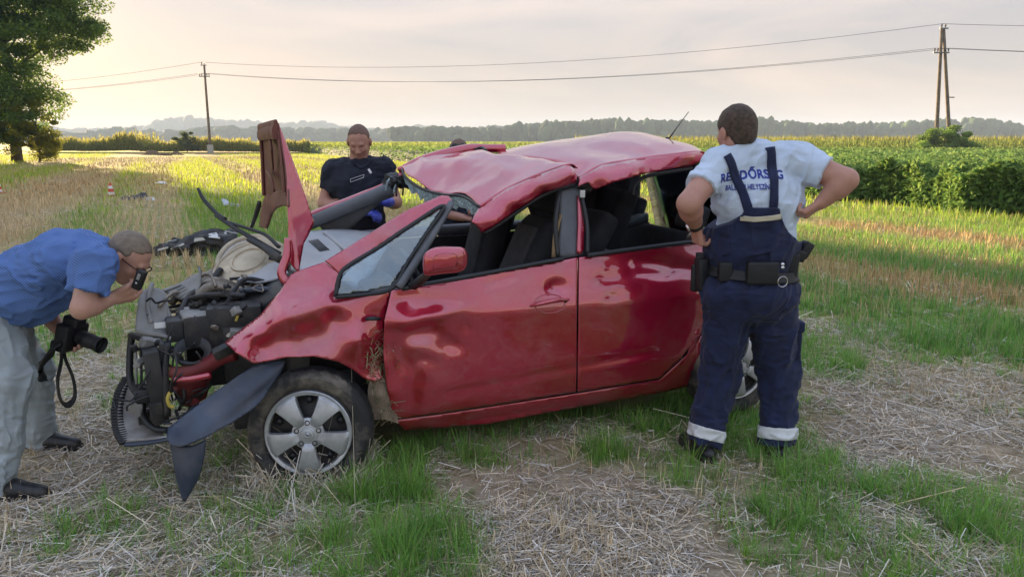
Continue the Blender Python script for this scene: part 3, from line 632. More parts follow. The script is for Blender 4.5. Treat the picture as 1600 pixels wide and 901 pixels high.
# ---- the car's flank as a surface v(u, w): curvature, character line and dents
_pw = np.array([.15, .20, .30, .42, .55, .70, .79, .81, 1.0, 1.1, 1.3, 1.5, 1.7]); _pv = np.array([.14, .10, .05, .012, .0, -.014, -.026, -.026, .028, .06, .125, .19, .28])
_wt = np.linspace(.15, 1.7, 400); _vt = np.interp(_wt, _pw, _pv); _vt = np.convolve(np.pad(_vt, 3, 'edge'), np.ones(7) / 7, 'valid')
DENTS = [  # u, w, depth, ru, rw, rotation
    (.58, .72, .035, .12, .050, .25), (.72, .655, .026, .07, .045, -.5), (.60, .81, -.020, .16, .03, .15), (.47, .60, .030, .05, .09, .2), (.50, .90, .022, .06, .06, 0),
    (.80, .74, .012, .03, .05, .4), (2.02, .985, .050, .20, .045, -.12), (1.98, .93, .012, .22, .02, -.1), (2.25, .90, -.012, .2, .06, 0), (1.63, .93, .010, .08, .035, 0), (1.66, .83, .008, .07, .03, .1),
    (1.32, .905, .036, .055, .033, 0.0), (1.02, .97, .006, .1, .03, .2), (.52, .40, .018, .05, .12, 0)]
def S(u, w):
    u = np.asarray(u, float); w = np.asarray(w, float); v = np.interp(w, _wt, _vt)
    v = v + .12 * (np.clip(.2 - u, 0, None) / .9) ** 2 + .30 * (np.clip(u - 2.45, 0, None) / .6) ** 2
    for a, b, d, ra, rb, rot in DENTS:
        x = (u - a) * math.cos(rot) + (w - b) * math.sin(rot); y = -(u - a) * math.sin(rot) + (w - b) * math.cos(rot)
        v = v + d * np.exp(-((x / ra) ** 2 + (y / rb) ** 2))
    lw = .375 + .075 * (u - .6)                                       # lower styling groove
    v = v + .010 * np.exp(-((w - lw) / .028) ** 2) * smooth(.55, .9, u) * smooth(2.05, 1.8, u)
    fz = np.exp(-((u - .55) / .22) ** 2 - ((w - .66) / .2) ** 2); v = v + fz * .05 * (.5 - np.abs(2 * fbm(u * 5 + w * 2, w * 6, 0, 2, 40) - 1)) 
    rz = np.exp(-((u - 2.05) / .3) ** 2 - ((w - .97) / .1) ** 2); v = v + rz * .04 * (.5 - np.abs(2 * fbm(u * 4, w * 7, 0, 2, 47) - 1))
    return v + .0045 * (fbm(u * 4, w * 4, 0, 3, 4) - .5)
def flank(px, py, off=0.0):
    """v at which the pixel's ray meets the flank"""
    px = np.asarray(px, float); py = np.asarray(py, float); v = np.zeros_like(px)
    a = (px - CX) / F; b = -(py - CY) / F; D = np.stack([a, _c + b * _s, -_s + b * _c], -1)
    for _ in range(6):
        t = (v - (CAM - CO) @ CV) / (D @ CV); P = CAM + D * t[..., None] - CO; v = S(P @ CU, P[..., 2]) + off
    return v
def tps(ctrl, lam=1e-4):
    c = np.asarray(ctrl, float); X = c[:, :2] / 100; n = len(c)
    def K(d): return np.where(d > 1e-9, d * d * np.log(d + 1e-12), 0)
    A = np.zeros((n + 3, n + 3)); A[:n, :n] = K(np.linalg.norm(X[:, None] - X[None], axis=2)) + lam * np.eye(n)
    A[:n, n] = 1; A[:n, n + 1:] = X; A[n, :n] = 1; A[n + 1:, :n] = X.T
    q = np.linalg.solve(A, np.concatenate([c[:, 2], np.zeros(3)]))
    def f(px, py):
        Q = np.stack([np.asarray(px, float), np.asarray(py, float)], -1) / 100; d = np.linalg.norm(Q[..., None, :] - X, axis=-1)
        return K(d) @ q[:n] + q[n] + Q @ q[n + 1:]
    return f
def densify(P, step):
    P = np.asarray(P, float); out = []
    for a, b in zip(P, np.roll(P, -1, 0)):
        k = max(1, int(np.linalg.norm(b - a) / step)); out += [a + (b - a) * i / k for i in range(k)]
    return np.array(out)
def inside(P, poly):
    x, y = P[:, 0], P[:, 1]; r = np.zeros(len(P), bool); q = np.roll(poly, 1, 0)
    for (x1, y1), (x2, y2) in zip(poly, q):
        r ^= ((y1 > y) != (y2 > y)) & (x < (x2 - x1) * (y - y1) / (y2 - y1 + 1e-12) + x1)
    return r
def pxsheet(outline, vfun, step=5.0, holes=(), wob=0.0, seed=1):
    """triangulated sheet: outline in photo pixels on the car, depth from vfun"""
    B = densify(outline, step); rr = np.random.default_rng(seed)
    if wob: B = B + rr.normal(0, wob, B.shape)
    Hs = [densify(h, step) for h in holes]; mn, mx = B.min(0), B.max(0)
    gx, gy = np.meshgrid(np.arange(mn[0], mx[0], step), np.arange(mn[1], mx[1], step)); G = np.stack([gx.ravel(), gy.ravel()], 1)
    k = inside(G, B)
    for h in Hs: k &= ~inside(G, h)
    G = G[k]; allb = np.vstack([B] + Hs)
    if len(G): G = G[np.min(np.linalg.norm(G[:, None] - allb[None], axis=2), axis=1) > step * .5]
    pts = [Vector(p) for p in np.vstack([B] + Hs + ([G] if len(G) else []))]; edges = []; o = 0
    for l in [B] + Hs: n = len(l); edges += [(o + i, o + (i + 1) % n) for i in range(n)]; o += n
    vs, _, fs, *_ = delaunay_2d_cdt(pts, edges, [], 2 if Hs else 1, 1e-5)
    vs = np.array([v[:] for v in vs]); fs = [tuple(f) for f in fs]
    if Hs or True:
        cen = np.array([vs[list(f)].mean(0) for f in fs]); ok = inside(cen, B)
        for h in Hs: ok &= ~inside(cen, h)
        fs = [f for f, g in zip(fs, ok) if g]
    v = vfun(vs[:, 0], vs[:, 1]); D = np.stack([(vs[:, 0] - CX) / F, _c - (vs[:, 1] - CY) / F * _s, -_s - (vs[:, 1] - CY) / F * _c], -1)
    t = (v - (CAM - CO) @ CV) / (D @ CV); P = CAM + D * t[:, None]
    out = []
    for f in fs:
        a, b, c = P[f[0]], P[f[1]], P[f[2]]; n = np.cross(b - a, c - a); out.append(f if n @ (CAM - a) > 0 else f[::-1])
    return P, out
def sheet(name, outline, vfun, m, parent=None, step=5.0, solid=.008, **k):
    P, f = pxsheet(outline, vfun, step, **k); return mk(name, P, f, m, parent or CAR, solid=solid)
def const(v): return lambda x, y: np.full(np.shape(x), float(v))
def pth(pts, n=6): return cr([cpx(*p) for p in pts], n)
def bar(name, pts, r, m, parent=None, k=8, squash=1.0, n=6): return mk(name, *tube(pth(pts, n), r, k, squash), m, parent or CAR)
AX = np.array([CU, CV, CW])
def rough_box(name, c, size, m, parent, ax=None, amp=.25, seed=1, sub=3):
    bm = bmesh.new(); bmesh.ops.create_cube(bm, size=1); bmesh.ops.bevel(bm, geom=list(bm.edges), offset=.12, segments=1, affect='EDGES'); bmesh.ops.subdivide_edges(bm, edges=list(bm.edges), cuts=sub, use_grid_fill=True)
    q = np.array([v.co[:] for v in bm.verts]); Fc = [tuple(v.index for v in f.verts) for f in bm.faces]; bm.free(); n = np.stack([fbm(q[:, 0] * 3 + seed, q[:, 1] * 3, q[:, 2] * 3 + k, 3, seed + k) - .5 for k in range(3)], 1)
    q = (q + n * amp * 2) * np.array(size); A = AX if ax is None else ax; return mk(name, np.asarray(c) + q @ A, Fc, m, parent, sharp=35)
def rotax(yaw=0, pit=0, rol=0):
    E_ = Matrix.Rotation(yaw, 3, 'Z') @ Matrix.Rotation(pit, 3, 'Y') @ Matrix.Rotation(rol, 3, 'X'); E_ = np.array(E_); return (AX.T @ E_).T
def blk(name, u, v, w, size, m, parent=None, yaw=0, pit=0, rol=0, bev=.15): return mk(name, *rbox(car(u, v, w), size, rotax(yaw, pit, rol), bev), m, parent or CAR, sharp=40)

def build_body():
    FD = sheet('front_door', [(612, 454), (700, 440), (800, 421), (903, 402), (902, 450), (901, 508), (901, 560), (900, 612), (760, 634), (680, 646), (620, 655), (612, 641), (604, 600), (599, 550), (601, 500)], flank, M_red, step=4)
    # handle
    hp = [(830, 478), (845, 474), (868, 469), (888, 468)]
    mk('handle', *tube(cr([cpx(x, y, float(flank(x, y)) - (.004 if i in (0, 3) else .040)) for i, (x, y) in enumerate(hp)], 6), [.008, .015, .018, .017, .010], 10, .75), M_red, FD)
    rg_ = [(859 + 24 * math.cos(a), 474 + 15 * math.sin(a)) for a in np.linspace(0, 2 * math.pi, 25)]; mk('recess_rim', *tube([cpx(x, y, float(flank(x, y)) - .001) for x, y in rg_], .0035, 6, caps=False), M_red, FD)
    mk('lock', *lathe([(0, .004), (.009, .004), (.011, 0), (.011, -.02)], cpx(884, 470, float(flank(884, 470)) - .006), -CV, 14), M_seal, FD)
    RD = sheet('rear_door', [(905, 402), (1000, 390), (1097, 378), (1150, 373), (1178, 374), (1172, 440), (1148, 482), (1094, 521), (1064, 559), (1031, 591), (960, 603), (903, 612), (903, 560), (904, 508)], flank, M_red, step=4)
    mk('handle', *tube(cr([cpx(x, y, float(flank(x, y)) - d) for x, y, d in ((1112, 432, .004), (1126, 428, .03), (1146, 425, .03), (1160, 424, .004))], 6), [.006, .012, .013, .008], 10, .75), M_red, RD)
    sheet('sill', [(618, 657), (680, 649), (760, 637), (902, 615), (1031, 594), (1072, 556), (1096, 524), (1094, 560), (1076, 603), (1031, 614), (900, 636), (765, 661), (633, 672), (624, 664)], lambda x, y: flank(x, y, .018), M_red, step=5)
    # quarter panel round the rear wheel
    arch = [(2.57 + .385 * math.cos(a), .33 + .375 * math.sin(a)) for a in np.linspace(R(176), R(-4), 15)]
    uw = [(2.18, .34)] + arch + [(2.95, .34), (2.99, .6), (2.96, .9), (2.90, 1.06), (2.62, 1.12), (2.50, 1.11), (2.48, .85), (2.36, .72), (2.22, .57)]
    def proj(u, w):
        p = car(u, float(S(u, w)), w) - CAM; f = p[1] * _c - p[2] * _s; return CX + F * p[0] / f, CY - F * (p[1] * _s + p[2] * _c) / f
    sheet('rear_quarter', [proj(*q) for q in uw], flank, M_red, step=6)
    # crumpled front wing
    fc = [(351, 535, .12), (378, 513, .13), (404, 494, .14), (438, 454, .17), (453, 430, .18), (507, 409, .16), (532, 429, .09), (523, 464, .05), (611, 453, .03), (480, 450, .11), (460, 465, .09),
          (368, 548, .0), (400, 523, .0), (427, 505, .0), (453, 491, -.02), (490, 482, -.008), (521, 476, .01), (405, 540, .045), (430, 528, .052), (480, 520, .062), (505, 502, .03), (520, 497, .055), (545, 512, .012),
          (562, 532, -.035), (575, 522, .005), (590, 520, .022), (450, 550, .012), (500, 553, .0), (397, 566, -.01), (551, 576, .02), (580, 488, .03), (578, 548, .035), (475, 540, .045), (540, 488, .02), (598, 585, .05)]
    f0 = tps(fc)
    def wing(x, y): return f0(x, y) + .014 * (fbm(np.asarray(x) / 34, np.asarray(y) / 34, 0, 2, 8) - .5) + .012 * np.abs(fbm(np.asarray(x) / 60 + .4 * np.asarray(y) / 60, np.asarray(y) / 60, 0, 2, 18) - .5)
    FW = sheet('front_wing', [(351, 535), (378, 513), (404, 494), (420, 475), (438, 454), (453, 430), (462, 424), (507, 409), (520, 418), (531, 430), (526, 448), (523, 464), (560, 460), (610, 454), (600, 500), (597, 550), (600, 590), (585, 597), (568, 590), (551, 577), (529, 565), (491, 556), (446, 558), (397, 567), (368, 550)], wing, M_red, step=3.5)
    mk('side_lamp', *tube([cpx(571, 498, .0), cpx(582, 497, -.01), cpx(594, 498, .005)], [.012, .017, .012], 8, .7), M_black, FW)
    # pillar beside the quarter light
    pc = [(507, 409, .15), (570, 369, .17), (640, 326, .20), (690, 305, .23), (704, 312, .21), (531, 430, .10), (590, 388, .12), (640, 353, .145), (694, 322, .185), (545, 405, .10), (600, 365, .125), (660, 328, .165)]
    sheet('windscreen_pillar', [(507, 408), (540, 388), (570, 369), (605, 347), (640, 326), (690, 305), (701, 306), (706, 313), (704, 324), (694, 321), (640, 352), (590, 386), (546, 414), (531, 430), (520, 418)], tps(pc), M_red, step=4)
    qf = lambda x, y: flank(x, y, .012)
    QL = sheet('quarter_light', [(526, 462), (534, 431), (548, 416), (592, 388), (642, 354), (691, 325), (662, 370), (636, 410), (611, 447), (570, 456)], qf, M_glass, solid=.003, step=4)
    fr = [(524, 464), (531, 430), (546, 414), (592, 386), (642, 352), (694, 321), (664, 368), (638, 408), (613, 450), (570, 460), (524, 464)]
    mk('frame', *tube(cr([cpx(x, y, float(flank(x, y)) + .012) for x, y in fr], 5), .011, 6), M_seal, QL)
    bar('division_bar', [(706, 316, .185), (676, 366, .12), (648, 410, .07), (622, 449, .035)], [.020, .024, .026, .028], M_trim, k=8, squash=.8)
    # seals under the windows
    bar('window_seal', [(628, 451, .03), (700, 438, .03), (800, 419, .03), (880, 404, .03)], .013, M_seal)
    bar('window_seal', [(918, 399, .03), (1000, 388, .03), (1100, 376, .03), (1165, 371, .03)], .014, M_seal)
    # door mirror
    mc = [(660, 413), (663, 396), (680, 386), (705, 385), (726, 388), (731, 405), (723, 423), (690, 428), (664, 430)]
    base = np.array([696., 408.]); rows = []
    for k, d in ((.55, -.215), (.92, -.19), (1.0, -.15), (.98, -.10), (.85, -.07)):
        rows.append([cpx(*(base + (np.array(p) - base) * k), d) for p in mc + [mc[0]]])
    v, f = patch(rows, 3); MI = mk('door_mirror', v, f, M_red, CAR)
    for i, (kk, d) in enumerate(((.55, -.215), (.85, -.07))):
        P = [cpx(*(base + (np.array(p) - base) * kk), d) for p in mc]; mk('shell_end', P + [np.mean(P, 0) + (-CV * .012 if i == 0 else 0)], [(j, (j + 1) % len(P), len(P)) for j in range(len(P))], M_red if i == 0 else M_black, MI)
    mk('mirror_arm', *tube(cr([cpx(672, 424, -.11), cpx(658, 437, -.03), cpx(646, 446, .03)], 4), [.022, .03, .034], 8, .7), M_black, MI)
    # middle pillar
    sheet('middle_pillar', [(874, 299), (892, 290), (905, 292), (913, 350), (911, 398), (880, 404), (872, 403), (877, 350)], lambda x, y: flank(x, y, .035), M_trim, step=8, solid=.03)
    sheet('pillar_cover', [(903, 305), (907, 318), (913, 352), (912, 390), (908, 397), (902, 394), (904, 350)], lambda x, y: flank(x, y, .01), M_red, step=5, solid=.02)
    bar('pillar_seal', [(874, 300, .17), (868, 350, .10), (872, 402, .05)], .013, M_seal)
    bar('pillar_seal', [(908, 303, .17), (917, 350, .11), (918, 398, .05)], .012, M_seal)
    rough_box('pillar_stub', cpx(910, 291, .22), (.10, .06, .06), M_darkm, CAR, rotax(rol=.3), .3, 6)
    mk('torn_trim', *rbox(cpx(910, 303, .14), (.03, .01, .04), AX, .2), M_white, CAR)
    for i in range(4): mk('belt_strip', *rect_bar(cr([cpx(876 - i * 3, 335 + 9 * i, .15), cpx(868 - i * 1, 372, .13), cpx(866 - i, 402, .12)], 4), .006, .03 - .004 * i, CV), M_belt, CAR)

def build_roof():
    def crum(A, sc, seed): return lambda B: B + (smooth(0, .22, np.linspace(0, 1, B.shape[1]))[None, :] * np.ones(B.shape[:2]))[..., None] * np.stack([0 * B[..., 0], 0 * B[..., 0], A * (fbm(B[..., 0] * sc, B[..., 1] * sc * .7, 0, 3, seed) - .5) + A * 1.5 * (.5 - np.abs(2 * fbm(B[..., 0] * sc * .8 + B[..., 1] * .8, B[..., 1] * sc * .35, 0, 2, seed + 7) - 1))], -1)
    T = lambda r: [cpx(*p) for p in r]
    v, f = patch([T(r) for r in ([(750, 322, .2), (724, 305, .45), (692, 302, .65), (660, 293, .9), (636, 277, 1.15), (628, 263, 1.35)],
        [(793, 294, .2), (772, 283, .45), (737, 273, .7), (700, 264, .95), (672, 256, 1.2), (655, 252, 1.38)],
        [(841, 272, .2), (815, 264, .45), (775, 255, .75), (740, 249, 1.0), (710, 246, 1.2), (690, 244, 1.38)],
        [(889, 256, .2), (860, 252, .42), (820, 247, .75), (785, 245, 1.0), (760, 243, 1.2), (740, 242, 1.38)],
        [(903, 262, .22), (876, 259, .42), (835, 255, .75), (803, 252, 1.0), (776, 250, 1.2), (752, 249, 1.38)])], 10, crum(.040, 4.6, 3))
    RF = mk('front_roof', v, f, M_red, CAR, solid=.006)
    v, f = patch([T(r) for r in ([(904, 279, .2), (884, 262, .45), (832, 250, .8), (787, 240, 1.15), (775, 236, 1.4)],
        [(940, 258, .22), (928, 243, .5), (903, 230, .8), (868, 225, 1.1), (846, 225, 1.38)], [(993, 249, .22), (984, 230, .5), (962, 219, .8), (938, 215, 1.1), (918, 217, 1.36)],
        [(1050, 241, .22), (1034, 226, .5), (1010, 216, .8), (980, 210, 1.1), (962, 212, 1.33)], [(1094, 236, .22), (1075, 229, .5), (1048, 222, .8), (1013, 213, 1.1), (991, 211, 1.3)], [(1104, 242, .24), (1086, 237, .5), (1058, 231, .8), (1024, 224, 1.1), (1002, 222, 1.28)])], 9, crum(.026, 2.8, 9))
    mk('rear_roof', v, f, M_red, CAR, solid=.006)
    rc = [(750, 323, .2), (793, 294, .2), (841, 273, .2), (889, 257, .2), (737, 346, .10), (753, 364, .12), (769, 343, .07), (806, 315, .075), (849, 287, .085), (893, 270, .11), (849, 302, .14), (806, 329, .13), (900, 286, .17), (780, 318, .13), (830, 291, .13)]
    sheet('roof_rail', [(750, 323), (793, 294), (841, 273), (889, 256), (897, 264), (902, 276), (900, 286), (849, 302), (806, 329), (769, 355), (753, 364), (745, 352), (737, 346), (742, 334)], tps(rc), M_red, step=4)
    bar('rail_seal', [(757, 364, .14), (772, 355, .15), (808, 331, .16), (850, 304, .17), (899, 288, .19)], .013, M_seal)
    rr = [(905, 277, .2), (940, 258, .22), (993, 249, .22), (1094, 236, .22), (940, 270, .13), (993, 258, .13), (1080, 246, .13), (929, 296, .15), (1009, 270, .16), (1082, 258, .17), (904, 290, .14), (960, 274, .11), (1030, 262, .15)]
    sheet('roof_rail', [(905, 277), (940, 258), (993, 249), (1094, 236), (1111, 240), (1102, 248), (1082, 259), (1045, 264), (1009, 271), (960, 284), (931, 296), (924, 292), (920, 284), (904, 290)], tps(rr), M_red, step=4)
    bar('rail_seal', [(990, 305, .19), (992, 290, .19), (1009, 276, .20), (1045, 269, .20), (1082, 263, .21)], .011, M_seal)
    # crazed glass left in the torn screen edge
    e = [(628, 264, 1.34), (636, 278, 1.14), (660, 294, .89), (692, 303, .64), (724, 306, .44), (750, 323, .2)]
    top = pth(e, 8); rr_ = np.random.default_rng(4); low = top + (-CW * (.045 + .045 * rr_.random(len(top)))[:, None]) + CU * (.01 + .03 * rr_.random(len(top)))[:, None]
    V = np.vstack([top + np.array([0, 0, -.004]), low]); n = len(top)
    mk('windscreen_remnant', V, [(i, i + 1, n + i + 1, n + i) for i in range(n - 1)], M_shard, CAR, smooth=False, solid=.005)
    bar('screen_edge', [(x, y + 1, v_) for x, y, v_ in e], .009, M_seal)
    bar('roof_rail', [(624, 266, 1.40), (655, 253, 1.44), (689, 243, 1.46), (732, 233, 1.45), (760, 232, 1.44), (790, 232, 1.40)], [.02, .034, .04, .036, .03, .03], M_red, k=10)
    mk('roof_strip', *tube(cr([cpx(742, 234, 1.4), cpx(752, 231, 1.38), cpx(760, 236, 1.3)], 4), .012, 6), M_seal, CAR)
    mk('antenna', *tube([cpx(1043, 220, .8), cpx(1058, 199, .8), cpx(1076, 175, .8)], [.006, .0035, .0025], 6), M_seal, CAR)
    mk('antenna_foot', *lathe([(.0, .03), (.012, .028), (.022, .0), (.024, -.02)], cpx(1043, 221, .8), CW, 12), M_seal, CAR)
    # far side seen through the car: pillars, belt, door cards
    bar('far_pillar', [(455, 352, 1.60), (490, 336, 1.57), (555, 311, 1.5), (615, 286, 1.44), (630, 272, 1.42)], .030, M_red, k=8)
    bar('far_pillar_trim', [(455, 362, 1.52), (490, 346, 1.49), (555, 319, 1.43), (612, 296, 1.38)], [.035, .045, .045, .05], M_trim, k=8)
    mk('far_pillar_trim', *rect_bar(pth([(512, 366, 1.56), (545, 338, 1.52), (580, 312, 1.46), (608, 294, 1.42)], 5), [.17, .14, .11, .08], .04, CV), M_trim, CAR)
    rough_box('torn_joint', cpx(618, 282, 1.40), (.13, .10, .07), M_darkm, CAR, rotax(yaw=.4, rol=.5), .3, 4); rough_box('torn_joint', cpx(634, 286, 1.32), (.10, .06, .05), M_seal, CAR, rotax(yaw=.1, pit=.5), .35, 9)
    for i in range(9):
        a = cpx(612 + 3 * i, 276 + (i * 5) % 11, 1.36); d = rr_.normal(0, 1, 3); d /= np.linalg.norm(d); mk('torn_strip', *rect_bar(cr([a, a + d * .04 - CW * .02, a + d * .06 - CW * .07], 3), .012, .003, CV), M_darkm if i % 2 else M_shard, CAR)
    V = [car(*p) for p in ((.15, 1.66, .25), (2.9, 1.62, .30), (2.9, 1.58, 1.02), (.15, 1.60, .98))]
    mk('far_flank', V, [(0, 1, 2, 3)], M_redin, CAR, solid=.03, smooth=False)
    V = [car(*p) for p in ((.3, 1.56, .25), (2.8, 1.54, .30), (2.8, 1.50, 1.05), (.3, 1.50, 1.0))]
    mk('far_door_card', V, [(0, 3, 2, 1)], M_cloth, CAR, solid=.03, smooth=False)
    mk('far_belt_trim', *tube([car(.25, 1.55, 1.03), car(1.2, 1.53, 1.06), car(2.8, 1.52, 1.09)], .035, 8), M_trim, CAR)
    mk('far_middle_pillar', *rect_bar(cr([car(1.55, 1.52, .95), car(1.63, 1.46, 1.25), car(1.66, 1.40, 1.56)], 4), .11, .05, CV), M_cloth, CAR)
    mk('far_rear_pillar', *rect_bar(cr([car(2.62, 1.50, 1.0), car(2.60, 1.44, 1.35), car(2.54, 1.34, 1.62)], 4), .16, .06, CV), M_trim, CAR)
    mk('rear_pillar', *rect_bar(cr([car(2.86, .12, 1.0), car(2.62, .16, 1.35), car(2.42, .22, 1.58)], 5), [.30, .18, .12], .06, CV), M_red, CAR)
    v, f = patch([[car(2.95, .08, .95), car(3.0, .85, .97), car(2.95, 1.6, .95)], [car(2.85, .14, 1.15), car(2.9, .85, 1.18), car(2.85, 1.52, 1.15)], [car(2.52, .24, 1.55), car(2.62, .85, 1.62), car(2.58, 1.32, 1.66)]], 4); mk('rear_screen', v, f, M_glass, CAR, solid=.004)
    v, f = patch([[car(2.98, .06, .30), car(3.04, .85, .30), car(2.98, 1.62, .30)], [car(3.02, .06, .6), car(3.07, .85, .6), car(3.02, 1.62, .6)], [car(2.95, .08, .95), car(3.0, .85, .97), car(2.95, 1.6, .95)]], 4); mk('tailgate', v, f, M_red, CAR, solid=.02)

def bvh_of(o): return BVHTree.FromPolygons([v.co[:] for v in o.data.vertices], [tuple(p.vertices) for p in o.data.polygons])
def build_clutter():
    rg = np.random.default_rng(12)
    for i in range(46):      # loose leads over the engine
        x, y = rg.uniform(255, 430), 0; y = np.interp(x, [255, 300, 360, 430], [500, 480, 462, 446]) + rg.normal(0, 9); v = rg.uniform(.45, .9); P_ = [cpx(x, y, v)]
        for _ in range(3): P_.append(P_[-1] + np.array([rg.normal(0, .05), rg.normal(0, .05), rg.normal(0, .022)]))
        mk('lead', *tube(cr(P_, 4), rg.choice([.004, .006, .009]), 5), [M_seal, M_black, M_metal, M_darkm][i % 4], CAR)
    for i in range(34):      # clips, brackets, caps
        x = rg.uniform(245, 400); y = np.interp(x, [245, 300, 360, 400], [520, 500, 490, 470]) + rg.normal(0, 14); s = rg.uniform(.02, .055)
        rough_box('bracket', cpx(x, y, rg.uniform(.30, .6)), (s, s * rg.uniform(.5, 1.4), s * rg.uniform(.4, 1)), [M_black, M_darkm, M_greyp, M_metal, M_black][i % 5], CAR, rotax(*rg.uniform(-1, 1, 3)), .18, i, 1)
    for i in range(26):      # broken bits about the radiator and lamp mount
        x = rg.uniform(205, 335); y = rg.uniform(535, 665); 
        if y > 690 - (x - 205) * .5: continue
        s = rg.uniform(.02, .06); rough_box('broken_bit', cpx(x, y, rg.uniform(.2, .36)), (s, s * .6, s * rg.uniform(.5, 1.6)), [M_black, M_darkm, M_greyp, M_redin][i % 4], CAR, rotax(*rg.uniform(-1, 1, 3)), .25, i + 50, 1)
    for i in range(14):
        x = rg.uniform(210, 320); y = rg.uniform(530, 650); P_ = [cpx(x, y, .2)]
        for _ in range(3): P_.append(P_[-1] + np.array([rg.normal(0, .04), rg.normal(0, .03), rg.normal(-.02, .05)]))
        mk('lead', *tube(cr(P_, 4), .005, 5), [M_seal, M_darkm][i % 2], CAR)
def build_inside():
    def seat(u, v, lean, name='front_seat', hw=.25):
        p0 = np.array([u, v, .52])
        s = mk(name, *rbox(car(u - .05, v, .52), (.52, hw * 2, .17), rotax(pit=-.12), .35, 3), M_cloth, CAR)
        d = np.array([math.sin(lean), 0, math.cos(lean)])
        rows = []
        for t, w_, th in ((0, .9, .16), (.12, 1, .17), (.4, 1, .14), (.66, .92, .12), (.74, .75, .08)):
            c = np.array([u + .2, v, .55]) + d * t; ring = []
            for a in np.linspace(0, 2 * math.pi, 17):
                ca, sa = math.cos(a), math.sin(a); ca = math.copysign(abs(ca) ** .6, ca); sa = math.copysign(abs(sa) ** .7, sa)
                q = c + np.array([d[2] * sa * th * .55, ca * hw * w_, -d[0] * sa * th * .55]); ring.append(car(*q))
            rows.append(ring)
        vv, ff = patch(rows, 4); mk('backrest', vv, ff, M_cloth, s)
        c = np.array([u + .2, v, .55]) + d * .42; mk('insert', *rbox(car(*(c - np.array([d[2], 0, -d[0]]) * .075)), (.03, hw * 1.1, .5), rotax(pit=lean), .4), M_seatin, s)
        c = np.array([u + .2, v, .55]) + d * .86; mk('headrest', *rbox(car(*c), (.10, .26, .17), rotax(pit=lean), .4, 3), M_cloth, s)
    seat(.95, .48, .42); seat(1.0, 1.15, .25)
    mk('rear_darkening_sheet', *patch([[car(1.58, 1.25, 1.50), car(1.9, 1.28, 1.55), car(2.25, 1.25, 1.60), car(2.45, 1.2, 1.60)], [car(1.60, 1.12, 1.30), car(1.9, 1.15, 1.28), car(2.22, 1.12, 1.36), car(2.42, 1.1, 1.46)], [car(1.66, 1.02, 1.05), car(1.92, 1.0, 1.02), car(2.12, 1.02, 1.10), car(2.3, 1.0, 1.3)]], 5), M_seatin, CAR, solid=.015)  # hanging sheet added to darken what shows through the rear window
    mk('tumbled_backrest', *rbox(car(1.72, .62, 1.02), (.14, .50, .52), rotax(pit=.55, yaw=.1), .35, 3), M_cloth, CAR); mk('tumbled_backrest', *rbox(car(2.12, .95, 1.12), (.14, .52, .50), rotax(pit=.35, yaw=-.15), .35, 3), M_cloth, CAR)
    b = mk('rear_seat', *rbox(car(2.0, .83, .52), (.5, 1.24, .18), rotax(), .3, 3), M_cloth, CAR); mk('backrest', *rbox(car(2.36, .83, .82), (.15, 1.24, .60), rotax(pit=.3), .3, 3), M_cloth, b)
    for v in (.45, 1.2): mk('headrest', *rbox(car(2.48, v, 1.2), (.10, .25, .16), rotax(pit=.3), .4, 3), M_seatin, b)
    mk('torn_panel', *rbox(car(2.05, .35, .95), (.34, .03, .10), rotax(yaw=.2, pit=.25), .2), M_tan, CAR)
    mk('torn_panel', *rbox(car(1.85, .7, 1.16), (.16, .10, .03), rotax(yaw=.5, pit=.2), .2), M_tan, CAR)
    # jumble of dark trim hanging in the back
    for i, (u, v, w, l, y, p) in enumerate(((1.9, .55, .98, .5, .3, .3), (2.15, .8, 1.12, .45, .2, -.2), (1.75, .6, .95, .4, -.2, .6), (2.2, .35, .98, .35, 0, .2))): mk('loose_trim', *rbox(car(u, v, w), (l, .10, .06), rotax(yaw=y, pit=p), .3), M_black if i % 2 else M_trim, CAR)
    mk('wiring', *tube(cr([car(2.3, .2, 1.06), car(2.26, .16, 1.12), car(2.34, .15, 1.17), car(2.4, .18, 1.1), car(2.33, .17, 1.03)], 5), .012, 6), M_metal, CAR)
    blk('floor_pan', 1.05, .85, .27, (2.6, 1.40, .08), M_darkm, bev=.1)
    # dashboard top and cowl pushed forward, with vent slots
    T = lambda r: [cpx(*p) for p in r]
    v, f = patch([T(r) for r in ([(455, 418, .45), (462, 385, .8), (468, 368, 1.15), (478, 361, 1.45)], [(480, 425, .40), (500, 395, .8), (510, 368, 1.15), (522, 358, 1.45)], [(520, 430, .35), (545, 398, .8), (560, 372, 1.15), (575, 362, 1.45)], [(560, 452, .30), (590, 412, .8), (605, 384, 1.15), (615, 372, 1.45)])], 6, lambda B: B + np.stack([0 * B[..., 0]] * 2 + [.02 * (fbm(B[..., 0] * 5, B[..., 1] * 5, 0, 3, 3) - .5)], -1))
    D = mk('dashboard', v, f, M_dash, CAR, solid=.02)
    bv = bvh_of(D)
    for i in range(5):
        q = []
        for k_ in range(4): d = ray(483 + 3.2 * i + 6 * k_, 377 + 5.5 * k_ - .6 * i); h = bv.ray_cast(Vector(CAM), Vector(d / np.linalg.norm(d))); q.append(np.array(h[0]) + CW * .004 if h[0] is not None else cpx(490, 385, .7))
        mk('vent_slot', *rect_bar(q, .008, .004, CW), M_seal, D)
    mk('dash_ridge', *tube(pth([(508, 364, 1.2), (522, 376, 1.05), (540, 390, .85), (556, 398, .7)], 5) + CW * .004, .018, 8, .6), M_dash, D)
    blk('dash_front', .42, .85, .72, (.30, 1.40, .40), M_black, pit=.2)
    blk('firewall', -.02, .85, .66, (.10, 1.42, .60), M_darkm)
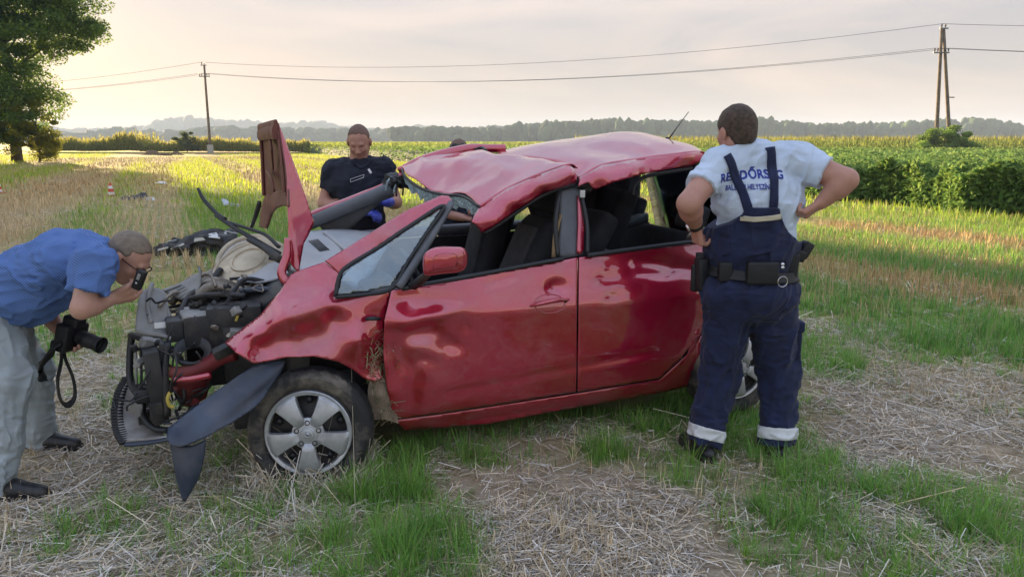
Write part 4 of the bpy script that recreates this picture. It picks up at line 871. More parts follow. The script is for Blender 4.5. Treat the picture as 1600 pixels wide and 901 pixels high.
    w = lathe([(.165, -.012), (.18, 0), (.165, .012), (.15, 0), (.165, -.012)], car(.66, .5, .93), np.array([CU[0], CU[1], .45]), 30); mk('steering_wheel', *w, M_black, CAR)

def build_front():
    T = lambda r: [cpx(*p) for p in r]
    # bonnet standing on its hinges: underside towards the nose, near corner folded over
    v, f = patch([T(r) for r in ([(436, 193, .42), (428, 194, .75), (416, 197, 1.05), (408, 200, 1.3)], [(441, 225, .40), (432, 228, .75), (420, 230, 1.05), (411, 232, 1.3)], [(447, 265, .38), (437, 268, .75), (423, 270, 1.05), (413, 271, 1.3)], [(450, 306, .36), (439, 308, .75), (425, 308, 1.05), (415, 308, 1.3)])], 6)
    BN = mk('bonnet', v, f, M_under, CAR, solid=.006)
    P, f = pxsheet([(435, 192), (442, 209), (455, 243), (467, 275), (480, 313), (491, 347), (482, 368), (475, 380), (471, 402), (467, 426), (459, 419), (451, 409), (450, 350), (449, 295), (447, 265), (441, 225)],
        lambda x, y: np.maximum(.40 - .0011 * (np.asarray(x) - 441) - .0005 * (np.asarray(y) - 209), .36 + .0030 * (np.asarray(x) - 450) - .0012 * (np.asarray(y) - 300)) + .010 * (fbm(np.asarray(x) / 22, np.asarray(y) / 30, 0, 2, 3) - .5), 3.5)
    mk('folded_skin', P, f, M_red, BN, solid=.004)
    # stiffener frame of the underside
    def flat(pts, w, h): mk('stiffener', *rect_bar(pth(pts, 4) - CU * .012, w, h, CU), M_under, BN, sharp=30)
    flat([(434, 207, .42), (424, 208, .75), (409, 211, 1.28)], .07, .03)
    flat([(435, 194, .42), (421, 197, .85), (408, 200, 1.28)], .045, .02)
    flat([(425, 214, .84), (428, 235, .62), (430, 262, .80)], .03, .012); flat([(420, 268, 1.0), (428, 280, .72), (432, 298, .66)], .03, .012)
    flat([(410, 205, 1.26), (413, 255, 1.27), (415, 305, 1.28)], .05, .018)
    flat([(438, 205, .43), (444, 255, .41), (448, 300, .40)], .035, .014)
    P, f = pxsheet([(415, 304), (432, 299), (449, 295), (450, 323), (440, 321), (431, 325), (424, 333), (420, 345), (416, 357), (405, 355), (406, 335), (410, 316)], tps([(449, 296, .36), (449, 322, .34), (432, 299, .85), (430, 322, .80), (415, 304, 1.25), (412, 354, 1.25), (420, 330, 1.1)]), 3); mk('hinge_panel', P, f, M_under, BN, solid=.01)
    bar('hinge', [(392, 358, 1.25), (399, 338, 1.22), (404, 322, 1.18), (405, 316, 1.15)], [.010, .013, .015, .012], M_darkm, BN)
    bar('hinge', [(449, 372, .26), (448, 400, .24), (440, 425, .22), (447, 440, .2), (456, 436, .19)], [.016, .022, .024, .022, .016], M_red, BN)
    # wiper arms thrown up over the dusty cowl cover
    bar('wiper', [(309, 294, 1.12), (318, 311, 1.08), (338, 333, 1.0), (352, 343, .95)], [.008, .011, .012, .013], M_black)
    bar('wiper', [(338, 336, 1.0), (370, 358, .88), (405, 378, .76), (437, 396, .66)], .016, M_black, squash=.7)
    bar('wiper', [(350, 345, .96), (385, 356, .86), (415, 367, .76), (436, 386, .66)], .013, M_black, squash=.7)
    bar('wiper', [(388, 374, .8), (412, 386, .7), (438, 406, .55)], [.014, .02, .022], M_black)
    rows = [[(340, 415, 1.05), (346, 397, 1.15), (365, 380, 1.25), (395, 372, 1.3), (420, 374, 1.25)], [(346, 424, .95), (360, 405, 1.02), (380, 392, 1.05), (402, 388, 1.05), (425, 392, 1.0)], [(360, 434, .82), (378, 422, .86), (398, 412, .85), (418, 408, .82), (436, 410, .78)], [(385, 438, .66), (405, 433, .66), (422, 428, .64), (436, 424, .60), (446, 420, .55)], [(400, 440, .60), (418, 438, .58), (432, 435, .54), (442, 431, .50), (449, 426, .46)]]
    v, f = patch([T(r) for r in rows], 5); mk('cowl_panel', v, f, M_dash, CAR, solid=.012)
    dc = cpx(393, 416, .88); dax = unit(CW * .80 - CV * .42 - CU * .30); CW_ = mk('cowl_cover', *lathe([(0, .062), (.05, .060), (.085, .052), (.09, .060), (.10, .060), (.105, .048), (.15, .034), (.19, .012), (.205, .008), (.21, .014), (.222, .012), (.226, -.004), (.215, -.03), (.20, -.05)], dc, dax, 64), M_tan, CAR, sharp=50)
    def dome(r_, a_, h_): e1 = unit(np.cross(dax, [0, 0, 1.])); e2 = np.cross(dax, e1); return dc + e1 * (r_ * math.cos(a_)) + e2 * (r_ * math.sin(a_)) + dax * h_
    for a_ in np.linspace(.3, 5.6, 9): mk('rib', *tube([dome(.11, a_, .044), dome(.19, a_, .012)], .006, 5), M_tan, CW_)
    bar('rim', [(341, 416, 1.06), (345, 400, 1.14), (362, 382, 1.24), (392, 371, 1.3), (422, 373, 1.25)], .022, M_tan, CW_)
    bar('rim', [(352, 426, .92), (352, 405, 1.05), (371, 386, 1.14), (398, 378, 1.18)], .018, M_tan, CW_)
    for i in range(6): mk('grille_slot', *tube([dome(.12, 3.3 + .09 * i, .046), dome(.165, 3.3 + .09 * i, .030)], .004, 5), M_seal, CW_)
    for a_ in (2.7, 4.4): mk('hole', *lathe([(0, .004), (.016, .003), (.018, 0)], dome(.14, a_, .040), dax, 10), M_seal, CW_)
    bar('cowl_duct', [(396, 385, 1.0), (401, 397, .95), (400, 410, .9), (408, 418, .82)], [.03, .035, .032, .028], M_tan, squash=.8)
    bar('cowl_duct', [(402, 380, 1.05), (416, 378, 1.0), (424, 390, .95)], .03, M_tan)
    # engine bay
    blk('engine_block', -.32, .85, .60, (.50, .62, .44), M_darkm)
    for i in range(4): mk('intake_runner', *tube(cr([car(-.50 + .0 * i, .62 + .13 * i, .84), car(-.40, .62 + .13 * i, .92), car(-.27, .64 + .12 * i, .86)], 4), .034, 9), M_metal, CAR)
    for i, (a, b, c, r) in enumerate((((-.62, .75, .82), (-.5, .9, .93), (-.3, .95, .9), .020), ((-.58, .45, .80), (-.48, .65, .90), (-.2, .8, .88), .016), ((-.6, .95, .80), (-.4, 1.1, .92), (-.2, 1.2, .93), .026), ((-.55, .6, .86), (-.42, .5, .9), (-.25, .42, .9), .014), ((-.66, .5, .86), (-.6, .62, .9), (-.55, .8, .86), .009), ((-.35, .45, .84), (-.25, .6, .95), (-.1, .6, .92), .012))):
        mk('hose', *tube(cr([car(*a), car(*b), car(*c)], 6), r, 8), M_black if i % 2 else M_metal, CAR)
    def pxb(name, px, py, v, size, m, **k):
        p = cpx(px, py, v) - CO; return blk(name, float(p @ CU), float(p @ CV), float(p[2]), size, m, **k)
    AB = pxb('air_box', 311, 512, .42, (.17, .20, .17), M_black, yaw=.15, bev=.18)
    mk('lid', *rbox(cpx(311, 493, .43), (.175, .20, .05), rotax(yaw=.15), .3, 3), M_greyp, AB)
    pxb('reservoir', 278, 513, .40, (.11, .14, .11), M_black, yaw=.1)
    pxb('battery_tray', 368, 508, .40, (.26, .16, .22), M_black, yaw=-.05, bev=.06)
    pxb('fuse_box', 352, 482, .46, (.24, .06, .04), M_black, yaw=-.05)
    pxb('fuse_cover', 382, 520, .32, (.14, .06, .05), M_greyp, rol=.3, pit=.15)
    pxb('label_tag', 370, 497, .30, (.012, .004, .03), M_yellow, pit=.4, bev=.05)
    bar('trim_strip', [(345, 462, .75), (375, 455, .65), (405, 452, .55), (425, 452, .5)], [.02, .03, .03, .02], M_liner, squash=.6)
    mk('dark_cover', *patch([T(r) for r in ([(330, 470, .75), (360, 450, .85), (395, 440, .8), (440, 436, .5)], [(345, 480, .6), (380, 468, .6), (410, 460, .5), (445, 445, .35)], [(390, 500, .4), (408, 488, .38), (425, 470, .33), (447, 448, .28)])], 4), M_black, CAR, solid=.01)
    o = lathe([(.055, 0), (.085, .02), (.09, .05), (.08, .055), (.05, .02)], cpx(302, 556, .30), CW * .8 - CV * .6, 26); mk('lamp_bucket', *o, M_black, CAR)
    # slam panel and lamp housing at the nose
    rows = [[(222, 452, .62), (240, 448, .66), (258, 455, .6), (262, 470, .55)], [(216, 470, .55), (236, 470, .56), (258, 478, .52), (264, 492, .46)], [(212, 495, .46), (234, 500, .44), (258, 508, .42), (267, 522, .36)], [(211, 516, .38), (230, 522, .36), (252, 524, .34), (268, 527, .30)]]
    v, f = patch([T(r) for r in rows], 5, lambda B: B + np.stack([0 * B[..., 0]] * 2 + [.025 * (fbm(B[..., 0] * 9, B[..., 1] * 9, 0, 2, 3) - .5)], -1)); SP = mk('slam_panel', v, f, M_greyp, CAR, solid=.02)
    bar('ridge', [(238, 443, .66), (233, 458, .60), (231, 480, .52), (236, 505, .42)], .012, M_greyp, SP)
    bar('cable', [(229, 470, .5), (236, 466, .48), (244, 473, .46), (256, 470, .44), (268, 469, .45)], .006, M_seal, SP)
    mk('sticker', *rbox(cpx(250, 508, .37), (.05, .004, .03), rotax(rol=-.6), .05), M_white, SP)
    v, f = patch([T(r) for r in ([(252, 452, .78), (275, 444, .82), (295, 436, .84)], [(268, 460, .70), (290, 450, .72), (304, 430, .78)], [(286, 468, .62), (306, 450, .64), (312, 428, .72), ][:3], [(296, 464, .6), (312, 445, .64), (309, 416, .74)])], 4); GR = mk('grille_piece', v, f, M_greyp, CAR, solid=.012)
    for i in range(4): bar('rib', [(256 + 7 * i, 455 + 3.5 * i, .74 - .03 * i), (283 + 5 * i, 445 + 3 * i, .78 - .04 * i)], .006, M_greyp, GR)
    bar('torn_strut', [(300, 462, .75), (318, 446, .8), (332, 436, .84), (345, 420, .88)], .022, M_black, squash=.7)
    v, f = patch([T(r) for r in ([(308, 440, 1.1), (325, 425, 1.1), (342, 408, 1.15)], [(318, 446, 1.0), (332, 432, 1.0), (345, 418, 1.05)])], 4); mk('far_wing_edge', v, f, M_redin, CAR, solid=.01)
    # radiator pack with its frame
    RA = mk('radiator', *rbox(cpx(240, 585, .42), (.07, .50, .36), rotax(yaw=.12, pit=-.05), .06), M_darkm, CAR)
    for i in range(7): mk('fin_bar', *tube([cpx(212 + 8 * i, 535 + 1.5 * i, .40 - .03 * i), cpx(214 + 8 * i, 632 + 2 * i, .36 - .03 * i)], .007, 5), M_black if i % 2 else M_greyp, RA)
    for p in ([(206, 522, .50), (203, 560, .46), (205, 600, .40), (222, 625, .30)], [(205, 523, .5), (235, 532, .36), (262, 537, .24)], [(222, 600, .34), (240, 606, .28), (262, 604, .22)], [(206, 596, .42), (214, 606, .36), (224, 612, .30)], [(262, 535, .22), (258, 580, .20), (262, 650, .18)], [(222, 622, .28), (224, 650, .26), (240, 668, .22), (262, 672, .18)]): bar('frame_bar', p, .020, M_black, RA, squash=.8)
    pxb('lower_frame', 235, 618, .22, (.14, .05, .05), M_black, yaw=.1, rol=.2)
    pxb('bracket', 245, 640, .20, (.06, .06, .10), M_black, rol=.2); pxb('bracket', 222, 648, .30, (.035, .04, .09), M_black); pxb('bracket', 255, 548, .24, (.05, .08, .09), M_black, pit=.3)
    # torn red inner rails
    bar('crash_rail', [(264, 580, .22), (290, 582, .22), (320, 572, .22), (345, 558, .2), (368, 552, .18)], [.03, .042, .045, .045, .04], M_redin, squash=.9)
    bar('crash_rail', [(268, 592, .2), (300, 590, .2), (330, 584, .2)], [.024, .03, .03], M_red, squash=.7)
    v, f = patch([T(r) for r in ([(275, 598, .22), (300, 596, .2), (322, 594, .22)], [(272, 615, .26), (300, 614, .24), (325, 608, .26)], [(282, 634, .3), (300, 634, .3), (322, 622, .3)])], 4); mk('tow_plate', v, f, M_redin, CAR, solid=.01)
    pxb('lamp_mount', 350, 547, .15, (.10, .05, .05), M_black, pit=-.4, rol=.3)
    bar('loop', [(266, 612, .16), (262, 622, .15), (265, 633, .15), (272, 636, .15)], .009, M_yellow)
    for i, (a, b) in enumerate((((275, 640), (278, 690)), ((285, 600), (280, 640)), ((300, 620), (330, 600)), ((232, 560), (236, 600)), ((262, 545), (285, 560)))): bar('loose_pipe', [(*a, .25), ((a[0] + b[0]) / 2 + 5, (a[1] + b[1]) / 2, .22), (*b, .25)], .008, M_darkm)
    # undertray with its comb edge lying at the nose
    rows = [[(200, 592, .55), (188, 615, .50), (183, 645, .42), (186, 672, .32), (196, 692, .22)], [(216, 600, .55), (206, 622, .50), (202, 648, .42), (206, 674, .30), (214, 690, .2)], [(236, 612, .50), (228, 635, .44), (226, 658, .36), (232, 678, .26), (240, 688, .18)], [(258, 625, .45), (252, 648, .38), (250, 668, .30), (255, 682, .22), (266, 684, .15)]]
    v, f = patch([T(r) for r in rows], 5); UT = mk('undertray', v, f, M_white_dusty, CAR, solid=.012)
    e = pth(rows[0], 6)
    for i in range(len(e)): mk('comb_tooth', *rbox(e[i] + CW * .005, (.055, .011, .022), rotax(yaw=.2), .2, 1), M_seal, UT)
    bar('edge', [(196, 694, .21), (215, 693, .19), (240, 690, .17), (268, 685, .14)], .016, M_liner, UT, squash=.7)
    # wheel-arch liner torn loose, hanging to the ground
    LN_P, LN_F = pxsheet([(262, 668), (281, 653), (300, 638), (322, 622), (346, 604), (372, 586), (396, 571), (420, 566), (446, 563), (440, 580), (424, 604), (412, 622), (396, 638), (360, 662), (322, 683), (296, 693), (280, 697), (265, 694), (260, 682)], tps([(262, 668, -.03), (346, 604, .02), (396, 571, .05), (446, 563, .09), (260, 684, -.10), (265, 694, -.13), (296, 692, -.14), (360, 662, -.10), (396, 638, -.05), (424, 604, .03), (310, 655, -.075), (370, 615, -.03), (410, 590, .03)]) , 4)
    LN_P = LN_P + CV[None] * (.010 * (fbm(LN_P[:, 0] * 12, LN_P[:, 2] * 12, 0, 3, 3) - .5) + .006 * np.sin((LN_P[:, 2] - .55 * (LN_P @ CU)) * 60))[:, None]
    LN = mk('arch_liner', LN_P, LN_F, M_liner, CAR, solid=.006)
    mk('flap', *patch([T(r) for r in ([(266, 692, -.09), (282, 695, -.11), (302, 695, -.11), (322, 686, -.09)], [(270, 720, -.10), (283, 722, -.13), (302, 722, -.13), (319, 715, -.11)], [(276, 752, -.11), (285, 754, -.14), (298, 754, -.14), (310, 748, -.12)], [(285, 781, -.12), (287, 783, -.13), (289, 783, -.13), (292, 780, -.12)])], 5), M_liner, LN, solid=.005)
    blk('inner_arch', .0, .42, .62, (.75, .22, .30), M_darkm)
    blk('subframe', -.1, .85, .30, (.5, 1.2, .12), M_darkm)

def make_wheel(c, n, up, rad=.315, wd=.20, name='wheel', rim=1.0):
    c = np.asarray(c, float); L0 = lathe
    def lr(prof, *a, **k): return L0([(r * rim, h) for r, h in prof], *a, **k)
    n = np.asarray(n, float); n /= np.linalg.norm(n); e2 = np.asarray(up, float) - n * (np.asarray(up) @ n); e2 /= np.linalg.norm(e2); e1 = np.cross(e2, n)
    P = lambda r, a, h: c + e1 * (r * math.cos(a)) + e2 * (r * math.sin(a)) + n * h
    WH = mk(name, *lr([(.0, -.05), (.09, -.045), (.12, -.06), (.17, -.055), (.185, -.02), (.20, -.012), (.205, -.02), (.195, -.05), (.19, -wd + .02)], c, n, 40), M_darkm, CAR)
    prof = [(.200, -.022), (.208, -.006), (.225, .006), (.255, .010), (.283, .004), (.298, -.012), (.306, -.028), (.310, -.05), (.312, -.075), (.312, -.125), (.310, -.15), (.306, -.172), (.295, -.19), (.26, -.205), (.205, -.18)]
    V = []; K = 120
    for i, (r, h) in enumerate(prof):
        for j in range(K):
            rr = r * rad / .312 if i > 3 else r * rim
            if 5 <= i <= 12 and (j + (i % 3)) % 4 == 0: rr -= .007
            V.append(P(rr, 2 * math.pi * j / K, h))
    Fc = [(i * K + j, (i + 1) * K + j, (i + 1) * K + (j + 1) % K, i * K + (j + 1) % K) for i in range(len(prof) - 1) for j in range(K)]
    mk('tyre', V, Fc, M_tyre, WH, sharp=35)
    for h in (-.062, -.10, -.138): mk('tread_groove', *L0([(rad + .0006, h - .004), (rad + .0006, h + .004)], c, n, 60), M_seal, WH)
    # hub cover: rim ring, hub, five broad spokes
    vf = [lr([(.193, -.006), (.197, .004), (.192, .010), (.178, .006), (.172, -.008)], c, n, 60), lr([(.074, -.006), (.073, .012), (.062, .019), (.032, .021), (.028, .026), (0, .027)], c, n, 40)]
    H = None; vs = []
    for k in range(5):
        a = R(90 + 36 + 72 * k); rows = []
        for r, w, h in ((.045 * rim, .056 * rim, .017), (.085 * rim, .066 * rim, .020), (.13 * rim, .090 * rim, .018), (.165 * rim, .114 * rim, .012), (.186 * rim, .136 * rim, .006)):
            row = []
            for s, dh in ((-.5, -.016), (-.44, 0), (-.2, .004), (.2, .004), (.44, 0), (.5, -.016)):
                x = r; y = s * w; ang = a; row.append(c + (e1 * math.cos(ang) + e2 * math.sin(ang)) * math.sqrt(max(r * r - y * y, 0)) + (e2 * math.cos(ang) - e1 * math.sin(ang)) * y + n * (h + dh))
            rows.append(row)
        A = np.array(rows); vs.append((A.reshape(-1, 3), [tuple(q) for q in grid_faces(5, 6)]))
    V, Fc = merge(*vf, *vs); HC = mk('hub_cover', V, Fc, M_silver, WH, sharp=40, solid=.003)
    for k in range(5):
        a = R(90 + 72 * k); mk('wheel_bolt', *lathe([(.013, .016), (.013, .0205), (.009, .0205), (.008, .012), (0, .012)], P(.052 * rim, a, .002), n, 12), M_darkm, HC)
    for k in range(10):
        a = R(18 + 36 * k); mk('vent_hole', *lathe([(0, -.038), (.017, -.038), (.019, -.045)], P(.145 * rim, a, 0), n, 12), M_seal, WH)
    mk('emblem', *lathe([(.016, .0265), (.018, .0285), (.014, .0285), (.013, .0265)], c, n, 20), M_silver, HC)
    return WH
M_white_dusty = mat('undertray_plastic', (.36, .35, .34), .6, var=.25, scale=9, dirt=(.15, .12, .09), dirt_amt=.8, dirt_scale=6)
def build_car():
    build_body(); build_roof(); build_inside(); build_front(); build_clutter()
    nf = np.array(Matrix.Rotation(R(-17), 3, 'Z') @ Vector(-CV)); nf[2] = .10
    make_wheel(cpx(482, 676, .005), nf, (0, 0, 1), .308, rim=1.08)
    make_wheel(_rh + CV * .01, -CV, (0, 0, 1), .312)
    make_wheel(car(0, 1.66, .30), CV, (0, 0, 1)); make_wheel(car(WB, 1.66, .31), CV, (0, 0, 1))
    # straw and sods wedged between wheel and sill
    rg = np.random.default_rng(5); n = 650; P = []
    x = 560 + 60 * rg.random(n); y = 520 + 135 * rg.random(n); k = (x > 556 + (y - 520) * .30); x, y = x[k], y[k]; n = len(x)
    P = np.array([cpx(a, b, .02 + .09 * rg.random()) for a, b in zip(x, y)]); D = rg.normal(0, 1, (n, 3)); D[:, 2] -= .4; D /= np.linalg.norm(D, axis=1)[:, None]
    c = np.where(rg.random((n, 1)) < .3, np.array([.08, .14, .04]), np.array([.42, .34, .22])) * (.5 + .7 * rg.random((n, 1)))
    v, f, cc = cards(P, D, .05 + .09 * rg.random(n), .0035 + 0 * x, rg.normal(0, 1, (n, 3)), c)
    o = mk('wedged_straw', v, f, M_straw, CAR, cols=cc, smooth=False); o['kind'] = 'stuff'
    mk('mud_clod', *patch([[cpx(580, 580, .08), cpx(600, 575, .06), cpx(612, 590, .08)], [cpx(575, 615, .06), cpx(598, 610, .02), cpx(616, 620, .06)], [cpx(580, 655, .06), cpx(602, 655, .02), cpx(622, 660, .06)]], 6, lambda B: B + CV * (.05 * (fbm(B[..., 0] * 12, B[..., 2] * 12, 0, 3, 3) - .5))[..., None]), mat('mud', (.22, .17, .12), .95, var=.3, scale=15, bump=.5, bscale=60), CAR)
build_car()
# ================================================================== people: bodies and clothes as blended distance fields
class SDF:
    def __init__(self): self.p = []
    def cone(self, a, b, ra, rb, k=.03, cuts=(), sq=None):
        self.p.append(('c', np.asarray(a, float), np.asarray(b, float), ra, rb, k, cuts, sq)); return self
    def ell(self, c, rad, ax=None, k=.03, cuts=(), sub=False):
        self.p.append(('s' if sub else 'e', np.asarray(c, float), np.asarray(rad, float), np.eye(3) if ax is None else np.asarray(ax, float), None, k, cuts, None)); return self
    def mesh(self, h=.006, infl=0.0, fold=None, cuts=(), smoothing=0, shell=None):
        lo = np.full(3, 1e9); hi = -lo
        for q in self.p:
            if q[0] == 's': continue
            if q[0] == 'c': r = max(q[3], q[4]) * 1.3; a = np.minimum(q[1], q[2]) - r; b = np.maximum(q[1], q[2]) + r
            else: r = q[2].max(); a = q[1] - r; b = q[1] + r
            lo = np.minimum(lo, a); hi = np.maximum(hi, b)
        m = .03 + infl; lo -= m; hi += m; n = np.ceil((hi - lo) / h).astype(int) + 1
        D = np.full(n, .2, np.float32); ax = [lo[i] + h * np.arange(n[i]) for i in range(3)]
        for q in self.p:
            if q[0] == 'c': r = max(q[3], q[4]) * 1.3 + q[5] + m; a = np.minimum(q[1], q[2]) - r; b = np.maximum(q[1], q[2]) + r
            else: r = q[2].max() + q[5] + m; a = q[1] - r; b = q[1] + r
            i0 = np.clip(((a - lo) / h).astype(int), 0, n - 1); i1 = np.clip(((b - lo) / h).astype(int) + 2, 1, n); sl = tuple(slice(x, y) for x, y in zip(i0, i1))
            X, Y, Z = np.meshgrid(*[ax[i][sl[i]] for i in range(3)], indexing='ij'); P = np.stack([X, Y, Z], -1)
            if q[0] == 'c':
                _, A, B, ra, rb, k, cuts_, sq = q; ab = B - A; t = np.clip(((P - A) @ ab) / (ab @ ab + 1e-12), 0, 1); V = P - A - t[..., None] * ab
                if sq is not None: nrm, s = sq; V = V + nrm * ((V @ nrm) * (1 / s - 1))[..., None]
                d = np.linalg.norm(V, axis=-1) - (ra + t * (rb - ra))
            else:
                _, c, rad, A_, _, k, cuts_, _ = q; V = (P - c) @ A_.T; k0 = np.linalg.norm(V / rad, axis=-1); k1 = np.linalg.norm(V / rad ** 2, axis=-1); d = k0 * (k0 - 1) / (k1 + 1e-9)
            for cp, cn in cuts_: d = np.maximum(d, (P - cp) @ cn)
            E_ = D[sl]
            if q[0] == 's':
                hh = np.clip(k - np.abs(-d - E_), 0, None) / k; D[sl] = np.maximum(E_, -d) + hh * hh * k * .25
            else:
                hh = np.clip(k - np.abs(d - E_), 0, None) / k; D[sl] = np.minimum(E_, d) - hh * hh * k * .25
        D -= infl
        if fold is not None or cuts:
            X, Y, Z = np.meshgrid(*ax, indexing='ij'); near = np.abs(D) < .05
            if fold is not None:
                v = np.zeros_like(D); v[near] = fold(X[near], Y[near], Z[near]); D = D + v
            for cu in cuts:
                if callable(cu): D = np.maximum(D, cu(X, Y, Z))
                else: D = np.maximum(D, (X - cu[0][0]) * cu[1][0] + (Y - cu[0][1]) * cu[1][1] + (Z - cu[0][2]) * cu[1][2])
        return nets(D, lo, h)
def nets(D, lo, h):
    s = D < 0; nx, ny, nz = D.shape
    acc = np.zeros((nx - 1, ny - 1, nz - 1, 3), np.float32); cnt = np.zeros((nx - 1, ny - 1, nz - 1), np.float32)
    cors = [(i, j, k) for i in (0, 1) for j in (0, 1) for k in (0, 1)]
    g = lambda A, o: A[o[0]:nx - 1 + o[0], o[1]:ny - 1 + o[1], o[2]:nz - 1 + o[2]]
    for a in cors:
        for ax in range(3):
            if a[ax]: continue
            b = list(a); b[ax] = 1; da, db = g(D, a), g(D, b); cx = g(s, a) != g(s, b); t = np.where(cx, da / (da - db + 1e-12), 0)
            for c in range(3): acc[..., c] += cx * (a[c] + (t if c == ax else 0))
            cnt += cx
    act = cnt > 0; idx = -np.ones(act.shape, np.int64); n = int(act.sum()); idx[act] = np.arange(n)
    I = np.stack(np.nonzero(act), 1); V = lo + h * (I + acc[act] / cnt[act][:, None])
    Fs = []
    for ax in range(3):
        o = [x for x in range(3) if x != ax]; sl0 = [slice(1, -1)] * 3; sl0[ax] = slice(0, -1); sl1 = list(sl0); sl1[ax] = slice(1, None)
        A, B = s[tuple(sl0)], s[tuple(sl1)]; e = np.stack(np.nonzero(A != B), 1); fl = A[A != B]
        base = e.copy(); base[:, o[0]] += 1; base[:, o[1]] += 1; q = []
        for da, db in ((0, 0), (-1, 0), (-1, -1), (0, -1)):
            c = base.copy(); c[:, o[0]] += da; c[:, o[1]] += db; q.append(idx[c[:, 0], c[:, 1], c[:, 2]])
        q = np.stack(q, 1); fl = fl if ax != 1 else ~fl; q[~fl] = q[~fl][:, ::-1]; Fs.append(q)
    return V, np.vstack(Fs)

def head_sdf(B, c, f, u, s=1.0, neck=None, nr=.058):
    f = unit(f); u = unit(np.asarray(u, float) - f * (np.asarray(u, float) @ f)); r = np.cross(f, u); A = np.array([f, r, u])
    P = lambda a, b, d: np.asarray(c) + (f * a + r * b + u * d) * s
    B.ell(P(-.012, 0, .03), np.array([.100, .078, .095]) * s, A, .02); B.ell(P(.028, 0, -.035), np.array([.068, .061, .085]) * s, A, .03)
    B.ell(P(.058, 0, -.100), np.array([.026, .026, .022]) * s, A, .025)
    for k in (-1, 1):
        B.cone(P(-.01, k * .052, -.052), P(.05, k * .018, -.098), .017 * s, .014 * s, .03); B.ell(P(.062, k * .038, -.022), np.array([.024, .022, .022]) * s, A, .02)
        B.ell(P(-.010, k * .084, -.006), np.array([.021, .011, .033]) * s, A, .006); B.ell(P(.090, k * .032, .004), np.array([.014, .016, .010]) * s, A, .012, sub=True); B.ell(P(.101, k * .012, -.034), np.array([.010, .008, .008]) * s, A, .008)
    B.cone(P(.084, -.032, .026), P(.084, .032, .026), .011 * s, .011 * s, .015)
    B.cone(P(.088, 0, .014), P(.112, 0, -.026), .009 * s, .012 * s, .012)
    B.cone(P(.088, -.018, -.061), P(.088, .018, -.061), .008 * s, .008 * s, .006); B.cone(P(.086, -.015, -.076), P(.086, .015, -.076), .009 * s, .009 * s, .006)
    if neck is not None: B.cone(P(-.022, 0, -.05), neck, nr, nr * 1.08, .03)
    return P, A
def hair_mesh(c, f, u, s=1.0, lift=.010, cutdir=(-.55, .83), off=-.002, h=.005, seed=2):
    B = SDF(); f = unit(f); u = unit(np.asarray(u, float) - f * (np.asarray(u, float) @ f)); r = np.cross(f, u); A = np.array([f, r, u]); c = np.asarray(c, float); P = lambda a, b, d: c + (f * a + r * b + u * d) * s
    B.ell(P(-.014, 0, .03), np.array([.100, .078, .095]) * s + lift, A, .01); B.cone(P(-.06, 0, -.03), P(-.05, 0, -.06), .05 * s + lift * .6, .045 * s + lift * .4, .03)
    def region(X, Y, Z):
        x = ((X - c[0]) * f[0] + (Y - c[1]) * f[1] + (Z - c[2]) * f[2]) / s; z = ((X - c[0]) * u[0] + (Y - c[1]) * u[1] + (Z - c[2]) * u[2]) / s; n = .022 * (fbm(X * 60, Y * 60, Z * 60, 2, seed + 3) - .5)
        p1 = -(x * cutdir[0] + z * cutdir[1] - off); p2 = np.maximum(x + .036, -(z + .070)); side = np.maximum(np.maximum(x - .020, -(x + .04)), -(z - .030)); return np.minimum(np.minimum(p1, p2), side) * s + n
    def fold(X, Y, Z): return .005 * (fbm(X * 40, Y * 110, Z * 40, 2, seed) - .5)
    return B.mesh(h, 0, fold, (region,))
def hand(B, W, d, n, side, curl=(.5, .6, .5), s=1.0, spread=.0, thumb=None):
    d = unit(d); n = unit(np.asarray(n, float) - d * (np.asarray(n, float) @ d)); t = np.cross(d, n); W = np.asarray(W, float)
    for o in (-.024, 0, .024): B.cone(W + (d * .008 + t * o * .7) * s, W + (d * .085 + t * o * 1.15) * s, .0165 * s, .0145 * s, .014)
    off = [.031, .0105, -.0105, -.030]; ln = [.070, .079, .073, .058]
    for i in range(4):
        p = W + (d * (.086 - .004 * (i == 3)) + t * (side * off[i])) * s; ang = 0
        for j, fr in enumerate((.45, .31, .24)):
            ang += curl[j]; dd = d * math.cos(ang) + n * math.sin(ang) + t * side * spread * (1.5 - i); q = p + dd * ln[i] * fr * s
            B.cone(p, q, (.0095 - .0008 * j) * s, (.0088 - .0009 * j) * s, .004); p = q
    b = W + (d * .022 + t * side * .030 + n * .008) * s; td = unit(d * .62 + t * side * .62 + n * .48) if thumb is None else unit(thumb); m = b + td * .042 * s; e = m + unit(td + d * .5 + n * .2 - t * side * .4) * .034 * s
    B.cone(W + (d * .02 + t * side * .012) * s, b, .016 * s, .015 * s, .012); B.cone(b, m, .0125 * s, .0108 * s, .008); B.cone(m, e, .0105 * s, .009 * s, .005)
def torso(B, J, infl=0.0, k=.06):
    ax, ap = J['ax'], J['ap']; g = J.get('girth', 1.0)
    B.ell(J['chest'], np.array([.120 * g, .178 * g, .185]) + infl, ax, k); B.ell((J['chest'] + J['pelvis']) / 2 + ax[0] * J.get('belly', .01), np.array([.125 * g, .168 * g, .185]) + infl, (ax + ap) / 2, k)
    B.ell(J['pelvis'], np.array([.125 * g, .175 * g, .125]) + infl, ap, k)
    for s_ in ('L', 'R'): B.cone(J['neck'] - ax[2] * .03, J['sh' + s_], .055 + infl, .062 + infl, .05)
